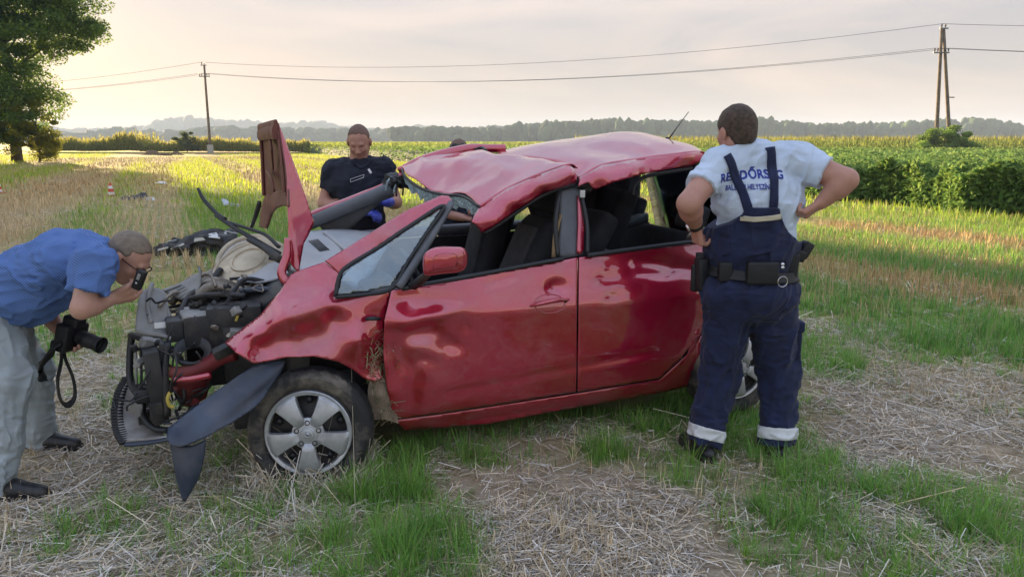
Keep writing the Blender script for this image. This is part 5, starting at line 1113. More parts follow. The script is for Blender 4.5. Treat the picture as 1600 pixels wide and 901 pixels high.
def limbs(B, J, arm=1.0, leg=1.0, hands=True):
    for s_ in ('L', 'R'):
        B.cone(J['sh' + s_], J['el' + s_], .056 * arm, .044 * arm, .03); m = (J['el' + s_] * .68 + J['wr' + s_] * .32)
        B.cone(J['el' + s_], m, .043 * arm, .044 * arm, .02); B.cone(m, J['wr' + s_], .044 * arm, .028 * arm, .02)
        B.cone(J['hip' + s_], J['kn' + s_], .085 * leg, .056 * leg, .04); B.cone(J['kn' + s_], J['an' + s_], .056 * leg, .036 * leg, .03)
        f = J['ft' + s_]; B.cone(J['an' + s_] - np.array([0, 0, .02]), J['an' + s_] + f * .10 - np.array([0, 0, .065]), .034, .020, .02)
def legs_cloth(B, J, r0, r1, r2, hemz, sq=None):
    for s_ in ('L', 'R'):
        a, kn, h = J['an' + s_], J['kn' + s_], J['hip' + s_]; dn = unit(a - kn); cut = ((a + dn * hemz, dn),)
        B.cone(h, kn, r0, r1, .05); B.cone(kn, a + dn * (hemz + .05), r1, r2, .04, cuts=cut)
def shoe(name, m, parent, an, ft, L=.30, w=.052, zg=None):
    B = SDF(); f = unit(np.array([ft[0], ft[1], 0])); zg = float(gz(an[0], an[1])) if zg is None else zg; c = np.array([an[0], an[1], zg]); cut = ((c + [0, 0, .004], np.array([0, 0, -1.])),)
    B.cone(c - f * .06 + [0, 0, .038], c + f * .06 + [0, 0, .040], .040, .045, .03, cut); B.cone(c + f * .05 + [0, 0, .036], c + f * (L - .11) + [0, 0, .026], w * .92, .038, .03, cut); B.cone(c + [0, 0, .05], c - f * .01 + [0, 0, .12], .045, .044, .03)
    o = mk(name, *B.mesh(.006), m, parent)
    S_ = SDF(); S_.cone(c - f * .065 + [0, 0, .010], c + f * .03 + [0, 0, .010], .041, .043, .02); S_.cone(c + f * .05 + [0, 0, .010], c + f * (L - .105) + [0, 0, .010], w * .98, .041, .02)
    mk('sole', *S_.mesh(.006, 0, None, (((c + [0, 0, .022]), np.array([0, 0, 1.])), ((c + [0, 0, -.004]), np.array([0, 0, -1.])))), M_sole, o); return o
def folds(A=.006, sc=14, seed=1, dirv=(0, 0, 1)):
    d = unit(dirv)
    def f(X, Y, Z):
        t = X * d[0] + Y * d[1] + Z * d[2]; wx, wy, wz = X - t * d[0] * .72, Y - t * d[1] * .72, Z - t * d[2] * .72
        b = fbm(X * 3, Y * 3, Z * 3, 2, seed + 31) - .5; n = fbm(wx * sc + b * 2, wy * sc + b * 3, wz * sc, 2, seed); n2 = fbm(X * sc * .8 + 3, Y * sc * .8, Z * sc * 1.9 + b * 4, 2, seed + 5)
        return A * (1.7 * (np.abs(2 * n - 1) ** .8 - .35) + .9 * (np.abs(2 * n2 - 1) - .3) + 1.2 * b)
    return f
M_skin = mat('skin', (.50, .27, .20), .5, var=.10, scale=14, sss=.15, bump=.05, bscale=200, col2=(.56, .33, .25))
M_skinr = mat('skin_ruddy', (.46, .22, .165), .5, var=.1, scale=12, sss=.15, col2=(.52, .28, .21))
M_hairb = mat('brown_hair', (.075, .048, .030), .6, var=.5, scale=60, bump=.8, bscale=220)
M_hairg = mat('greying_hair', (.20, .155, .115), .6, var=.18, scale=40, bump=.25, bscale=160)
M_hairs = mat('cropped_hair', (.17, .10, .075), .7, var=.25, scale=90, bump=.4, bscale=300)
M_navy = mat('navy_cloth', (.008, .014, .055), .85, var=.3, scale=16, bump=.25, bscale=260, sheen=.1)
M_navyp = mat('navy_polo', (.012, .015, .030), .85, var=.3, scale=16, bump=.25, bscale=260)
M_tee = mat('pale_tee', (.58, .68, .84), .9, var=.05, scale=6, bump=.2, bscale=240, sheen=.1)
M_refl = mat('reflective_tape', (.66, .68, .70), .5, var=.06, scale=30)
M_tape = mat('beige_tape', (.60, .55, .42), .6, var=.06, scale=30)
M_jean = mat('pale_trousers', (.36, .41, .44), .9, var=.10, scale=9, bump=.25, bscale=260)
M_shoe = mat('black_leather', (.012, .013, .017), .38, var=.3, scale=20, dirt=(.2, .17, .13), dirt_amt=.35, dirt_scale=14)
M_sole = mat('rubber_sole', (.02, .02, .02), .8, dirt=(.2, .16, .12), dirt_amt=.6, dirt_scale=12)
M_glove = mat('nitrile_glove', (.07, .10, .55), .4, var=.1, scale=20)
M_gear = mat('duty_gear', (.010, .011, .013), .55, var=.3, scale=25, bump=.3, bscale=200)
M_ink = mat('print_ink', (.035, .05, .30), .8)
M_whiteink = mat('white_ink', (.7, .7, .7), .8)
M_lens = mat('camera_glass', (.01, .01, .015), .08)
M_chrome = mat('chrome', (.7, .7, .72), .2, 1.0)
def polo_mat():
    m = mat('blue_polo', (.05, .14, .46), .85, bump=0); nt = m.node_tree; N = nt.nodes; L = nt.links; tc = N.new('ShaderNodeTexCoord'); wv = N.new('ShaderNodeTexWave'); wv.inputs['Scale'].default_value = 42; wv.inputs['Distortion'].default_value = .8
    wv.bands_direction = 'DIAGONAL'; L.new(tc.outputs['Object'], wv.inputs['Vector']); rp = N.new('ShaderNodeValToRGB'); rp.color_ramp.elements[0].color = (.06, .13, .37, 1); rp.color_ramp.elements[1].color = (.13, .23, .50, 1); rp.color_ramp.elements[0].position = .35; rp.color_ramp.elements[1].position = .65
    L.new(wv.outputs['Fac'], rp.inputs['Fac']); L.new(rp.outputs['Color'], N['Principled BSDF'].inputs['Base Color']); return m
M_polo = polo_mat()
def sleeve(B, J, s_, fr, r0, r1):
    a, b = J['sh' + s_], J['el' + s_]; d = unit(b - a); e = a + (b - a) * fr; B.cone(a, e + d * .04, r0, r1, .05, cuts=((e, d),))
def axes(f, t): t = unit(t); f = unit(np.asarray(f, float) - t * (np.asarray(f, float) @ t)); return np.array([f, np.cross(f, t), t])
def conform_ribbon(name, pts, w, o, m, parent, frm, off=.004, n=8):
    """ribbon along 3D guide points, dropped on the surface of o from direction frm"""
    bv = bvh_of(o); P = cr(pts, n); T = np.gradient(P, axis=0); V = []; fr = np.asarray(frm, float); K = 5
    for p, t in zip(P, T):
        s_ = unit(np.cross(t, fr))
        for j in range(K):
            q = p + s_ * w * (j / (K - 1) - .5); h = bv.ray_cast(Vector(q + fr * .6), Vector(-fr)); x = np.array(h[0]) if h[0] is not None else q; V.append(x + fr * off)
    A = np.array(V).reshape(len(P), K, 3)
    for _ in range(2): A[1:-1] = (A[:-2] + A[1:-1] * 2 + A[2:]) / 4
    return mk(name, A.reshape(-1, 3), grid_faces(len(P), K), m, parent, solid=.004)
def text_on(name, txt, size, c, right, up, arc, o, m, parent, frm, off=.0025, bold=.0, xs=1.0):
    cu = bpy.data.curves.new(name, 'FONT'); cu.body = txt; cu.size = size; cu.align_x = 'CENTER'; cu.resolution_u = 3; cu.offset = bold; cu.space_character = 1.06
    t = bpy.data.objects.new(name, cu); col.objects.link(t); dg = bpy.context.evaluated_depsgraph_get(); me = bpy.data.meshes.new_from_object(t.evaluated_get(dg)); col.objects.unlink(t); bpy.data.objects.remove(t)
    bm = bmesh.new(); bm.from_mesh(me); bmesh.ops.triangulate(bm, faces=bm.faces)
    for _ in range(2): bmesh.ops.subdivide_edges(bm, edges=[e for e in bm.edges if e.calc_length() > size * .12], cuts=1); bmesh.ops.triangulate(bm, faces=bm.faces)
    bv = bvh_of(o); fr = np.asarray(frm, float); V = []; bm.verts.index_update()
    for v in bm.verts:
        x, y = v.co.x * xs, v.co.y; q = np.asarray(c) + np.asarray(right) * x + np.asarray(up) * (y - arc * x * x); h = bv.ray_cast(Vector(q + fr * .6), Vector(-fr)); V.append((np.array(h[0]) if h[0] is not None else q) + fr * off)
    Fc = [tuple(v.index for v in f.verts) for f in bm.faces]; bm.free(); return mk(name, V, Fc, m, parent, smooth=False)

def officer_back():
    Y = 3.80; P = lambda x, y, dy=0.0: aty(x, y, Y + dy)
    f = np.array([0, 1., 0]); J = dict(girth=1.24, belly=.02)
    J['pelvis'] = P(1171, 455); J['chest'] = P(1184, 312, .02); J['neck'] = P(1172, 238, .03); t = unit(J['chest'] - J['pelvis']); J['ax'] = axes(f, t); J['ap'] = axes(f, (0, 0, 1))
    J.update(shL=P(1122, 258, .0), shR=P(1246, 252, .0), elL=P(1076, 318, -.16), wrL=P(1087, 352, -.02), elR=P(1322, 281, -.14), wrR=P(1284, 316, -.10))
    J.update(hipL=P(1140, 472), hipR=P(1204, 472), knL=P(1124, 585, .04), knR=P(1216, 585, .04), anL=P(1099, 690, -.05), anR=P(1214, 693, -.05), ftL=np.array([-.25, 1, 0]), ftR=np.array([.15, 1, 0]))
    for s_ in 'LR': J['an' + s_][2] = .09
    feet = (J['anL'] + J['anR']) / 2; r = root('person', (feet[0], feet[1], 0), 'person from behind in pale blue lettered T-shirt and navy bib overalls, hands on hips', 'person')
    B = SDF(); torso(B, J, -.012); limbs(B, J, 1.28, 1.15); hc = P(1150, 206, .05); hu = unit([-.10, .10, 1]); head_sdf(B, hc, (-.35, .92, -.12), hu, 1.04, J['neck'] - np.array([0, 0, .02]), .060)
    hand(B, J['wrL'], (.25, .25, -.95), (.9, .3, .2), -1, (.9, 1.0, .7), 1.12); hand(B, J['wrR'], (-.78, .10, -.62), (-.5, .5, .5), 1, (.9, 1.2, .8), 1.12)
    body = mk('body', *B.mesh(.006), M_skinr, r)
    mk('hair', *hair_mesh(hc, (-.35, .92, -.12), hu, 1.04, .009), M_hairb, r)
    C = SDF(); torso(C, J, .012); [sleeve(C, J, s_, .58, .082, .084) for s_ in 'LR']; C.cone(J['neck'] - [0, 0, .05], J['neck'] + [-.02, 0, .04], .088, .076, .03, cuts=((J['neck'] + [0, 0, .030], np.array([-.1, 0, 1.])),)); [C.cone(J['neck'] - np.array([0, 0, .02]), J['sh' + s_], .078, .080, .04) for s_ in 'LR']
    tee = mk('t_shirt', *C.mesh(.006, 0, folds(.015, 13, 4, (.5, 0, 1)), cuts=((J['pelvis'] - [0, 0, .02], np.array([0, 0, -1.])),)), M_tee, r)
    g = SDF(); torso(g, J, .012); zb = lambda py: float(P(1170, py, -.20)[2]); cx = P(1190, 345)[0]
    D_ = SDF(); torso(D_, J, .038); legs_cloth(D_, J, .125, .103, .094, .02)
    xs = [float(P(x, 360, -.20)[0]) for x in (1100, 1124, 1152, 1166, 1171)]; zz = [zb(385), zb(366), zb(352), zb(338), zb(326)]
    xr = [float(P(x, 360, -.20)[0]) for x in (1268, 1242, 1232, 1224, 1219)]
    def bibcut(X, Y_, Z):
        o_ = np.argsort(zz); l = np.interp(Z, np.array(zz)[o_], np.array(xs)[o_]); q = np.interp(Z, np.array(zz)[o_], np.array(xr)[o_]); return np.maximum(np.where(Z > zz[0], np.maximum(l - X, X - q), -1), Z - zz[-1])
    ov = mk('overalls', *D_.mesh(.006, 0, folds(.020, 12, 7, (.15, 0, 1)), cuts=(bibcut,)), M_navy, r)
    bk = (0, -1., 0)
    for pts in (((1178, 338), (1170, 306), (1160, 278), (1151, 252), (1147, 243)), ((1213, 338), (1216, 300), (1219, 265), (1220, 240), (1219, 231))): conform_ribbon('strap', [P(x, y, -.2) for x, y in pts], .043, tee, M_navy, ov, bk, .006)
    conform_ribbon('bib_tape', [P(x, y, -.2) for x, y in ((1164, 343), (1180, 344), (1200, 343), (1224, 339))], .026, ov, M_tape, ov, bk, .004)
    for s_ in 'LR':
        a = J['an' + s_]; kn = J['kn' + s_]; dn = unit(a - kn); G = SDF(); c0 = a - dn * .045; G.cone(J['hip' + s_], kn, .125, .103, .05); G.cone(kn, a + dn * .07, .103, .094, .04, cuts=((a + dn * .02, dn),)); mk('reflective_band', *G.mesh(.006, .005, folds(.020, 12, 7, (.15, 0, 1)), cuts=((c0 - dn * .032, -dn), (c0 + dn * .032, dn))), M_refl, ov)
        shoe('boot', M_shoe, r, a, J['ft' + s_], .31, .056)
    po = P(1238, 530, .05); mk('thigh_pocket', *rbox(po, (.05, .15, .19), None, .25, 3), M_navy, ov); mk('pocket_flap', *rbox(po + [.008, 0, .085], (.055, .16, .06), None, .25), M_navy, ov)
    E_ = SDF(); torso(E_, J, .054); cb = P(1168, 424); tl = unit([.06, 0, 1]); belt = mk('duty_belt', *E_.mesh(.006, 0, None, cuts=((cb + tl * .026, tl), (cb - tl * .026, -tl))), M_gear, r)
    bz = bvh_of(belt)
    def gear(name, x, y, size, parent=belt, m=M_gear, yaw=0.0, rol=0.0, dy=0.0, bev=.2):
        q = P(x, y, -1.0); h = bz.ray_cast(Vector(P(x, y, -.6)), Vector(unit(ray(x, y)))); c = np.array(h[0]) if h[0] is not None else P(x, y, .0); E2 = np.array(Matrix.Rotation(yaw, 3, 'Z') @ Matrix.Rotation(rol, 3, 'Y')); return mk(name, *rbox(c + [0, dy, 0], size, E2.T, bev), m, parent)
    gear('pouch', 1190, 426, (.155, .06, .115)); gear('pouch_flap', 1190, 413, (.16, .065, .05)); gear('pouch', 1133, 424, (.07, .05, .10)); gear('belt_loop', 1216, 423, (.03, .05, .09))
    gear('radio', 1096, 428, (.055, .07, .17), yaw=.3, rol=-.05); gear('torch', 1088, 436, (.04, .04, .14), dy=.03); gear('radio_top', 1093, 402, (.035, .04, .05), dy=.0)
    h_ = gear('holster', 1240, 425, (.07, .10, .19), yaw=-.3, rol=.08, dy=.05); mk('pistol_grip', *rbox(P(1257, 390, -.02), (.05, .075, .09), np.array(Matrix.Rotation(-.5, 3, 'Y')), .25), M_gear, h_); mk('holster_hood', *rbox(P(1246, 398, -.02), (.06, .09, .06), np.array(Matrix.Rotation(-.3, 3, 'Y')), .2), M_gear, h_)
    kc = P(1223, 440, -.27); mk('key_ring', *lathe([(.024, 0), (.026, .002), (.028, 0), (.026, -.002), (.024, 0)], kc, (0.2, -1, 0), 28), M_chrome, belt)
    for i in range(2): mk('press_stud', *lathe([(0, .006), (.007, .005), (.009, 0)], P(1223, 413 + 5 * i, -.275), (0, -1, 0), 12), M_chrome, belt)
    d = unit(J['wrL'] - J['elL']); w0 = J['wrL'] - d * .012; W_ = mk('wristwatch', *tube([w0 - d * .012, w0, w0 + d * .012], [.043, .044, .042], 22), M_gear, r); mk('case', *lathe([(0, .010), (.020, .010), (.022, 0)], w0 + unit(np.cross(d, [0, 1, 0])) * -.040, unit(np.cross(d, [0, 1, 0])) * -1, 16), M_chrome, W_)
    sp = lambda p: np.array([p[0], p[1], p[2]])
    text_on('lettering', 'RENDŐRSÉG', .058, P(1182, 280, -.18), unit([1, 0, .06]), (0, 0, 1), .45, tee, M_ink, tee, bk, bold=.0022, xs=.92)
    text_on('lettering', 'BALESETI HELYSZÍNELŐ', .036, P(1181, 297, -.18), unit([1, 0, .03]), (0, 0, 1), .35, tee, M_ink, tee, bk, bold=.0012, xs=.60)

def photographer():
    Y = 3.50; P = lambda x, y, dy=0.0: aty(x, y, Y + dy)
    J = dict(girth=1.10, belly=.045); J['pelvis'] = P(-22, 448); J['chest'] = P(100, 410); J['neck'] = P(163, 398); t = unit(J['chest'] - J['pelvis']); dn = np.array([.15, 0, -1.]); J['ax'] = axes(dn, t); J['ap'] = axes(unit([.75, 0, -.65]), unit([.6, 0, .8]))
    J.update(shR=P(146, 413, -.18), shL=P(140, 408, .19), elR=P(128, 482, -.27), wrR=P(176, 466, -.12), elL=P(62, 476, .24), wrL=P(100, 523, .12))
    J.update(hipR=P(-14, 478, -.10), hipL=P(0, 478, .10), knR=P(22, 590, -.16), knL=P(55, 580, .26), anR=P(0, 735, -.22), anL=P(64, 672, .33), ftR=unit([1, -.05, 0]), ftL=unit([1, -.12, 0]))
    for s_ in 'LR': J['an' + s_][2] = .10
    r = root('person', (J['anR'][0], (J['anR'][1] + J['anL'][1]) / 2, 0), 'person in blue polo and pale trousers bending over the engine bay', 'person')
    B = SDF(); torso(B, J, -.012); limbs(B, J, 1.05, 1.05); hc = P(201, 402); hf = unit([.70, -.06, -.71]); hu = unit([.71, 0, .70]); HP, HA = head_sdf(B, hc, hf, hu, .98, J['neck'], .062)
    hand(B, J['wrR'], (.80, .15, .30), (.05, .85, .5), -1, (.7, .9, .6), 1.05); hand(B, J['wrL'], (.75, -.25, -.45), (-.1, -.5, .85), 1, (.45, .6, .5), 1.05)
    mk('body', *B.mesh(.0055), M_skin, r)
    mk('hair', *hair_mesh(hc, hf, hu, .98, .005, (-.48, .88), .048), M_hairg, r)
    C = SDF(); torso(C, J, .018); [sleeve(C, J, s_, .62, .078, .080) for s_ in 'LR']; C.cone(J['neck'] - J['ax'][2] * .03, J['neck'] + J['ax'][2] * .02, .075, .068, .03, cuts=((J['neck'] + J['ax'][2] * .015, J['ax'][2]),)); C.ell(P(52, 462), np.array([.12, .16, .20]), J['ax'], .06)
    wn = unit([-.62, 0, -.78]); po = mk('polo_shirt', *C.mesh(.006, 0, folds(.022, 12, 3, (.5, 0, -.85)), cuts=((P(8, 480), unit([-.80, 0, -.60])),)), M_polo, r)
    D_ = SDF(); D_.ell(J['pelvis'], np.array([.165, .21, .155]), J['ap'], .05); D_.ell((J['pelvis'] * .62 + J['chest'] * .38), np.array([.145, .185, .14]), J['ax'], .05); legs_cloth(D_, J, .100, .073, .064, .055)
    mk('trousers', *D_.mesh(.006, .006, folds(.020, 12, 5, (.1, 0, 1)), cuts=((P(8, 480) + np.array([.80, 0, .60]) * .10, np.array([.80, 0, .60])),)), M_jean, r)
    shoe('shoe', M_shoe, r, J['anR'], J['ftR'], .30); shoe('shoe', M_shoe, r, J['anL'], J['ftL'], .30)
    # glasses
    G = []; 
    for k in (-1, 1):
        ring = [HP(.098 - .004 * math.cos(a), k * .033 + .026 * math.cos(a), .006 + .018 * math.sin(a)) for a in np.linspace(0, 2 * math.pi, 15)]; G.append(tube(ring, .0030, 6, caps=False)); G.append(tube(cr([HP(.096, k * .058, .012), HP(.05, k * .074, .012), HP(-.012, k * .082, .010)], 4), .0032, 6))
    G.append(tube([HP(.102, -.010, .010), HP(.104, 0, .012), HP(.102, .010, .010)], .003, 6)); V, Fc = merge(*G); gl = mk('spectacles', V, Fc, mat('dark_red_frame', (.05, .012, .012), .3), r)
    for k in (-1, 1): mk('eye', *lathe([(0, .006), (.006, .004), (.0085, 0)], HP(.086, k * .032, .004), HA[0], 12), M_gear, r)
    # recorder in the raised hand
    rc = P(218, 437, -.13); R_ = root('voice_recorder', rc, 'small black recorder held up to the mouth of the bending person', 'recorder'); axr = np.array([unit([.42, 0, .9]), [0, 1, 0], unit([.9, 0, -.42])]); mk('casing', *rbox(rc, (.095, .035, .040), axr, .2, 2), M_gear, R_); mk('display', *rbox(rc + axr[0] * .02 - np.array([0, .0235, 0]), (.03, .002, .014), axr, .1), M_greyp, R_); mk('button', *rbox(rc - axr[0] * .012 - np.array([0, .0235, 0]), (.008, .004, .008), axr, .2), M_white, R_)
    # camera in the lower hand
    cc = P(122, 525, .06); K = root('camera', cc, 'black camera with zoom lens hanging from the lowered hand of the bending person', 'camera')
    lx = unit([.93, -.22, -.28]); uz = unit(np.array([.25, 0, .97]) - lx * (np.array([.25, 0, .97]) @ lx)); ly = np.cross(uz, lx); A3 = np.array([lx, ly, uz])
    mk('camera_body', *rbox(cc - lx * .04 + uz * .005, (.075, .145, .105), A3, .22, 3), M_gear, K); mk('prism_housing', *rbox(cc - lx * .035 + uz * .068, (.085, .075, .055), A3, .3, 3), M_gear, K); mk('grip', *rbox(cc - lx * .05 - uz * .06, (.085, .145, .05), A3, .3, 3), M_gear, K)
    ln = mk('lens', *lathe([(.0, 0), (.034, 0), (.036, .02), (.036, .045), (.039, .047), (.039, .075), (.036, .078), (.037, .115), (.034, .118), (.030, .105), (0, .10)], cc, lx, 28), M_gear, K); mk('front_element', *lathe([(0, .108), (.02, .106), (.030, .104)], cc, lx, 20), M_lens, ln); mk('lens_hood', *lathe([(.037, .112), (.042, .14), (.040, .14), (.036, .114)], cc, lx, 28), M_gear, ln)
    s0 = cc - lx * .10 - uz * .03; st = cr([s0 + [0, 0, .02], P(96, 560, .05), P(90, 595, .03), P(95, 625, .02), P(107, 632, .02), P(117, 618, .03), P(114, 590, .04), P(101, 556, .05), s0 + lx * .03], 5); mk('strap', *rect_bar(st, .034, .004, np.array([.55, .8, 0])), M_gear, K)
    mk('strap_pad', *patch([[P(98, 528, .02), P(90, 540, -.03), P(84, 556, .0)], [P(84, 536, .02), P(74, 552, -.03), P(70, 570, .0)], [P(66, 560, .04), P(60, 574, .0), P(58, 590, .02)], [P(60, 566, .06), P(63, 584, .04), P(74, 594, .05)]], 4), M_gear, K, solid=.02)

def officer_front(Y, cxp, label, head_y, gloves=True, hair=M_hairs, glasses=False, drop=0.0):
    P = lambda x, y, dy=0.0: aty(cxp + (x - 560) * 5.75 / Y, head_y + (y - 222) * 5.75 / Y, Y + dy); f = np.array([.12, -1., 0])
    J = dict(girth=1.12, belly=.03); J['pelvis'] = P(562, 388); J['chest'] = P(558, 292); J['neck'] = P(560, 252, .02); J['ax'] = axes(f, (0, -.04, 1)); J['ap'] = axes(f, (0, 0, 1))
    J.update(shR=P(522, 266, .02), shL=P(600, 262, .02), elR=P(507, 318, .0), wrR=P(568, 330, -.22), elL=P(616, 308, .0), wrL=P(610, 314, -.22))
    J['elL'] = P(618, 316, .03); J['wrL'] = P(606, 316, -.20)
    J.update(hipR=P(544, 398), hipL=P(580, 398)); base = P(562, 388)
    for s_, dx in (('R', -.11), ('L', .11)): J['kn' + s_] = np.array([base[0] + dx, Y - .03, .50]); J['an' + s_] = np.array([base[0] + dx * 1.1, Y + .03, .10]); J['ft' + s_] = unit([dx, -1, 0])
    r = root('person', (base[0], Y, 0), label, 'person'); B = SDF(); torso(B, J, -.012); limbs(B, J, 1.12, 1.1); hc = P(561, 222, -.02); hf = unit([.05, -.86, -.48]); hu = unit([0, -.3, 1]); HP, HA = head_sdf(B, hc, hf, hu, 1.02, J['neck'], .066)
    hand(B, J['wrR'], (.85, -.35, -.1), (.1, .1, -1), 1, (.5, .7, .5), 1.05); hand(B, J['wrL'], (-.80, -.40, .15), (-.1, .2, -1), -1, (.5, .7, .5), 1.05)
    mk('body', *B.mesh(.007), M_skinr, r); mk('hair', *hair_mesh(hc, hf, hu, 1.02, .003, (-.55, .83), .045), hair, r)
    if gloves:
        for s_, d, n, k in (('R', (.85, -.35, -.1), (.1, .1, -1), 1), ('L', (-.80, -.40, .15), (-.1, .2, -1), -1)):
            G = SDF(); hand(G, J['wr' + s_], d, n, k, (.5, .7, .5), 1.05); q = unit(J['wr' + s_] - J['el' + s_]); G.cone(J['wr' + s_] - q * .05, J['wr' + s_] + q * .02, .038, .033, .02, cuts=((J['wr' + s_] - q * .045, -q),)); mk('glove', *G.mesh(.005, .004), M_glove, r)
    C = SDF(); torso(C, J, .012); [sleeve(C, J, s_, .58, .066, .072) for s_ in 'LR']; C.cone(J['neck'] - [0, 0, .04], J['neck'] + [0, -.01, .012], .080, .074, .03, cuts=((J['neck'] + [0, 0, .012], np.array([0, -.25, 1.])),))
    po = mk('polo_shirt', *C.mesh(.007, 0, folds(.018, 10, 13, (.3, 0, 1))), M_navyp, r)
    D_ = SDF(); D_.ell(J['pelvis'], np.array([.155, .205, .14]), J['ap'], .05); legs_cloth(D_, J, .115, .088, .078, .03); mk('trousers', *D_.mesh(.007, 0, folds(.008, 9, 5)), M_gear, r)
    for s_ in 'LR': shoe('boot', M_shoe, r, J['an' + s_], J['ft' + s_], .30)
    fr = unit([0, -1, 0])
    if gloves:
        a = P(541, 283, -.3); b = P(561, 277, -.3); conform_ribbon('collar', [P(548, 252, -.2), P(554, 259, -.2), P(560, 262, -.2), P(568, 258, -.2), P(574, 251, -.2)], .02, po, M_navyp, po, fr, .008)
        c = [P(541, 284, -.3), P(561, 277, -.3)]; w = .012
        for dz in (.011, -.011): conform_ribbon('name_tape', [c[0] + [0, 0, dz], c[1] + [0, 0, dz]], .003, po, M_whiteink, po, fr, .004)
        for q in c: conform_ribbon('name_tape', [q + [0, 0, .011], q - [0, 0, .011]], .003, po, M_whiteink, po, fr, .004)
        conform_ribbon('badge', [P(567, 266, -.3), P(572, 273, -.3)], .016, po, M_whiteink, po, fr, .004, 3)
    if glasses:
        for k in (-1, 1): mk('sunglasses', *lathe([(0, .004), (.022, .003), (.026, 0), (.022, -.003)], HP(.055, k * .032, .112), unit(HA[2] * .7 + HA[0] * .7), 18), M_lens, r)
        mk('sunglasses', *tube(cr([HP(-.01, -.085, .045), HP(.045, -.064, .10), HP(.06, 0, .125), HP(.045, .064, .10), HP(-.01, .085, .045)], 5), .0045, 6), M_gear, r)
    return r
def build_people():
    officer_back(); photographer()
    officer_front(5.75, 560, 'person in dark navy polo and blue gloves standing behind the far windscreen pillar', 222)
    officer_front(6.35, 716, 'person behind the roof with only the top of the head and raised sunglasses showing', 242, gloves=False, hair=M_hairs, glasses=True)
build_people()
# ================================================================== cones, debris, mounds
def traffic_cone(p, label):
    p = np.array(p, float); p[2] = float(gz(p[0], p[1])); r = root('traffic_cone', p, label, 'cone', 'traffic cones marking the wreckage trail')
    M_o = mat('cone_red', (.62, .07, .03), .5, var=.1); M_w = mat('cone_white', (.78, .78, .76), .5, var=.05)
    mk('base', *rbox(p + [0, 0, .018], (.24, .24, .034), None, .2), M_o, r)
    zs = [(.025, .10), (.12, .085), (.22, .066), (.31, .050), (.40, .024)]
    for i in range(4): (z0, r0), (z1, r1) = zs[i], zs[i + 1]; mk('body_band' if i % 2 == 0 else 'white_band', *lathe([(r0, z0), (r1, z1 - .001)] + ([(r1 * .4, z1 + .004), (0, z1 + .004)] if i == 3 else []), p, (0, 0, 1), 24), M_w if i % 2 == 0 else M_o, r)
def crumple(rows, amp, seed, n=5): return patch(rows, n, lambda B: B + np.stack([amp * (fbm(B[..., 0] * 9, B[..., 1] * 9, B[..., 2] * 9, 3, seed + k) - .5) for k in range(3)], -1))
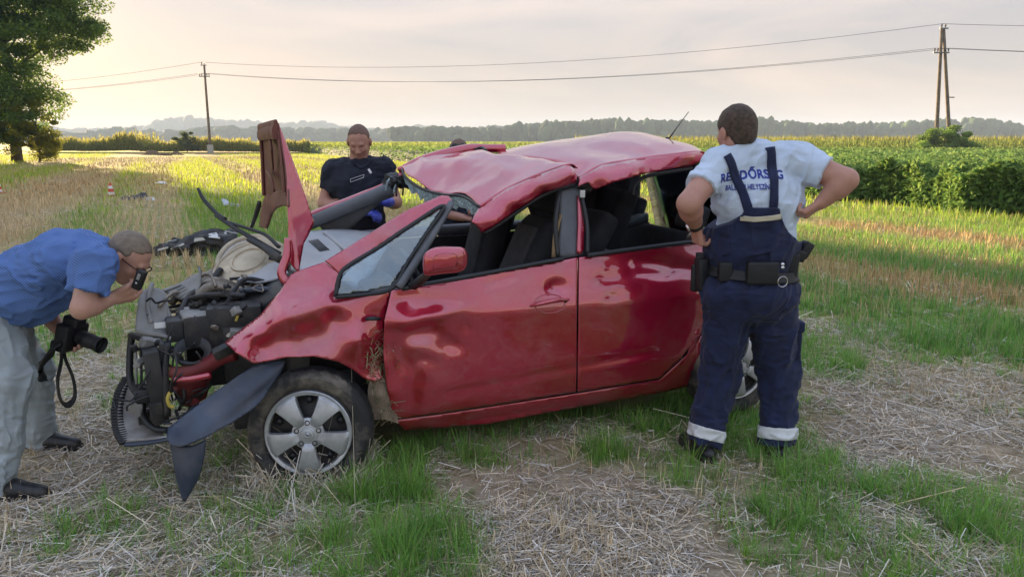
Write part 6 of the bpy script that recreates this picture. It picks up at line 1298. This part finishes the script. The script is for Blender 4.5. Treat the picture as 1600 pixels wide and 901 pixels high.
def build_debris():
    traffic_cone(atz(174, 306), 'red and white cone beside the small dark debris'); traffic_cone(atz(-1, 302), 'red and white cone at the pale straw track')
    # torn bumper lying in the grass behind the bending person
    b = atz(305, 398); r = root('torn_bumper', (b[0], b[1], 0), 'long black torn bumper with pale panels lying in the grass', 'bumper'); Y = b[1]; Q = lambda x, y, dy=0: aty(x, y, Y + dy)
    v, f = crumple([[Q(243, 387, .15), Q(268, 378, .15), Q(298, 367, .2), Q(330, 361, .15), Q(368, 355, .15)], [Q(238, 391, -.1), Q(270, 383, -.15), Q(300, 374, -.15), Q(334, 366, -.15), Q(370, 362, -.1)], [Q(240, 398, -.1), Q(272, 392, -.2), Q(302, 388, -.2), Q(334, 382, -.2), Q(368, 378, -.2)], [Q(246, 403, -.1), Q(275, 404, -.15), Q(304, 402, -.15), Q(335, 399, -.15), Q(368, 396, -.15)]], .20, 3, 7); SK = mk('bumper_skin', v, f, M_black, r, solid=.008)
    bv = bvh_of(SK)
    for i, q in enumerate(([(260, 381), (272, 378), (276, 375), (264, 377)], [(303, 378), (321, 375), (317, 371), (304, 372)], [(350, 365), (371, 369), (371, 365), (352, 361)], [(268, 391), (288, 382), (286, 380), (266, 389)], [(326, 370), (344, 372), (338, 363), (326, 365)], [(246, 392), (262, 388), (262, 385), (247, 389)])):
        P_ = []
        for x, y in q: d = ray(x, y); h = bv.ray_cast(Vector(CAM), Vector(d / np.linalg.norm(d))); P_.append((np.array(h[0]) if h[0] is not None else Q(x, y, -.1)) - unit(d) * .03)
        mk('pale_panel', P_, [(0, 1, 2, 3)], M_white, r, smooth=False, solid=.01)
    r = root('wreck_scrap', atz(215, 312), 'dark plastic scrap with white shard beside the cone', 'debris'); b = atz(212, 312); Q = lambda x, y, dy=0: aty(x, y, b[1] + dy)
    mk('dark_sheet', *crumple([[Q(205, 306), Q(216, 303), Q(229, 299)], [Q(204, 312, -.2), Q(217, 310, -.2), Q(231, 306, -.2)]], .12, 5), M_black, r, solid=.01)
    mk('white_shard', *crumple([[Q(222, 309), Q(232, 308), Q(241, 308)], [Q(224, 313, -.3), Q(233, 313, -.3), Q(243, 313, -.3)]], .05, 7), M_white, r, solid=.01)
    mk('brown_scrap', *crumple([[Q(188, 309), Q(196, 307), Q(204, 309)], [Q(190, 313, -.3), Q(197, 313, -.3), Q(205, 313, -.3)]], .10, 8), M_darkm, r, solid=.01)
    r = root('lamp_fragment', atz(357, 322), 'broken silver headlamp fragment on the green strip', 'debris'); b = atz(357, 322); Q = lambda x, y, dy=0: aty(x, y, b[1] + dy)
    mk('reflector', *crumple([[Q(346, 311), Q(352, 311), Q(358, 315)], [Q(347, 321, -.2), Q(355, 320, -.25), Q(361, 323, -.2)]], .06, 5), M_silver, r, solid=.01)
    mk('lamp_shell', *crumple([[Q(357, 316), Q(365, 318), Q(374, 319)], [Q(358, 323, -.2), Q(366, 324, -.25), Q(376, 323, -.2)]], .06, 6), M_greyp, r, solid=.01)
    q = atz(220, 244 + 34); q = atz(253, 288); tag(mk('litter', *crumple([[q + [-.25, 0, .05], q + [0, 0, .12], q + [.25, 0, .05]], [q + [-.25, -.3, .02], q + [0, -.3, .08], q + [.25, -.3, .02]]], .06, 4), M_white, solid=.01), 'small pale scrap lying at the edge of the green strip', 'debris')
    for i, (x, y, w, lab) in enumerate(((238, 242, 1.1, 'largest brown soil heap at the far end of the stubble'), (258, 243, .7, 'low brown soil heap between two others on the far stubble'), (275, 242, .8, 'brown soil heap nearest the single power pole'))):
        p = atz(x, y); rows = [[p + np.array([w * (a - 2) / 2 * 1.0, w * (c - 1.5) * .5, .5 * w * max(0, 1 - ((a - 2) / 2) ** 2) * max(0, 1 - ((c - 1.5) / 1.5) ** 2)]) for a in range(5)] for c in range(4)]
        tag(mk('soil_heap', *crumple(rows, .25, 20 + i), mat('soil_heap', (.16, .10, .055), .95, var=.3, scale=6)), lab, 'soil heap', 'soil heaps on the far stubble')
build_debris()
# ---- the evening air
def build_haze():
    m = bpy.data.materials.new('haze'); m.use_nodes = True; nt = m.node_tree; N = nt.nodes; N.remove(N['Principled BSDF']); v = N.new('ShaderNodeVolumePrincipled'); v.inputs['Color'].default_value = (.62, .76, 1.0, 1); v.inputs['Density'].default_value = .00045; v.inputs['Anisotropy'].default_value = .0
    nt.links.new(v.outputs[0], N['Material Output'].inputs['Volume'])
    x0, x1, y0, y1, z0, z1 = -2450, 2450, -2450, 2450, -1.2, 66
    V = [(x, y, z) for x in (x0, x1) for y in (y0, y1) for z in (z0, z1)]
    o = mk('haze', V, [(0, 1, 3, 2), (4, 6, 7, 5), (0, 4, 5, 1), (2, 3, 7, 6), (0, 2, 6, 4), (1, 5, 7, 3)], m, smooth=False); tag(o, 'thin pale evening haze over the whole plain', 'haze', kind='stuff')
build_haze()
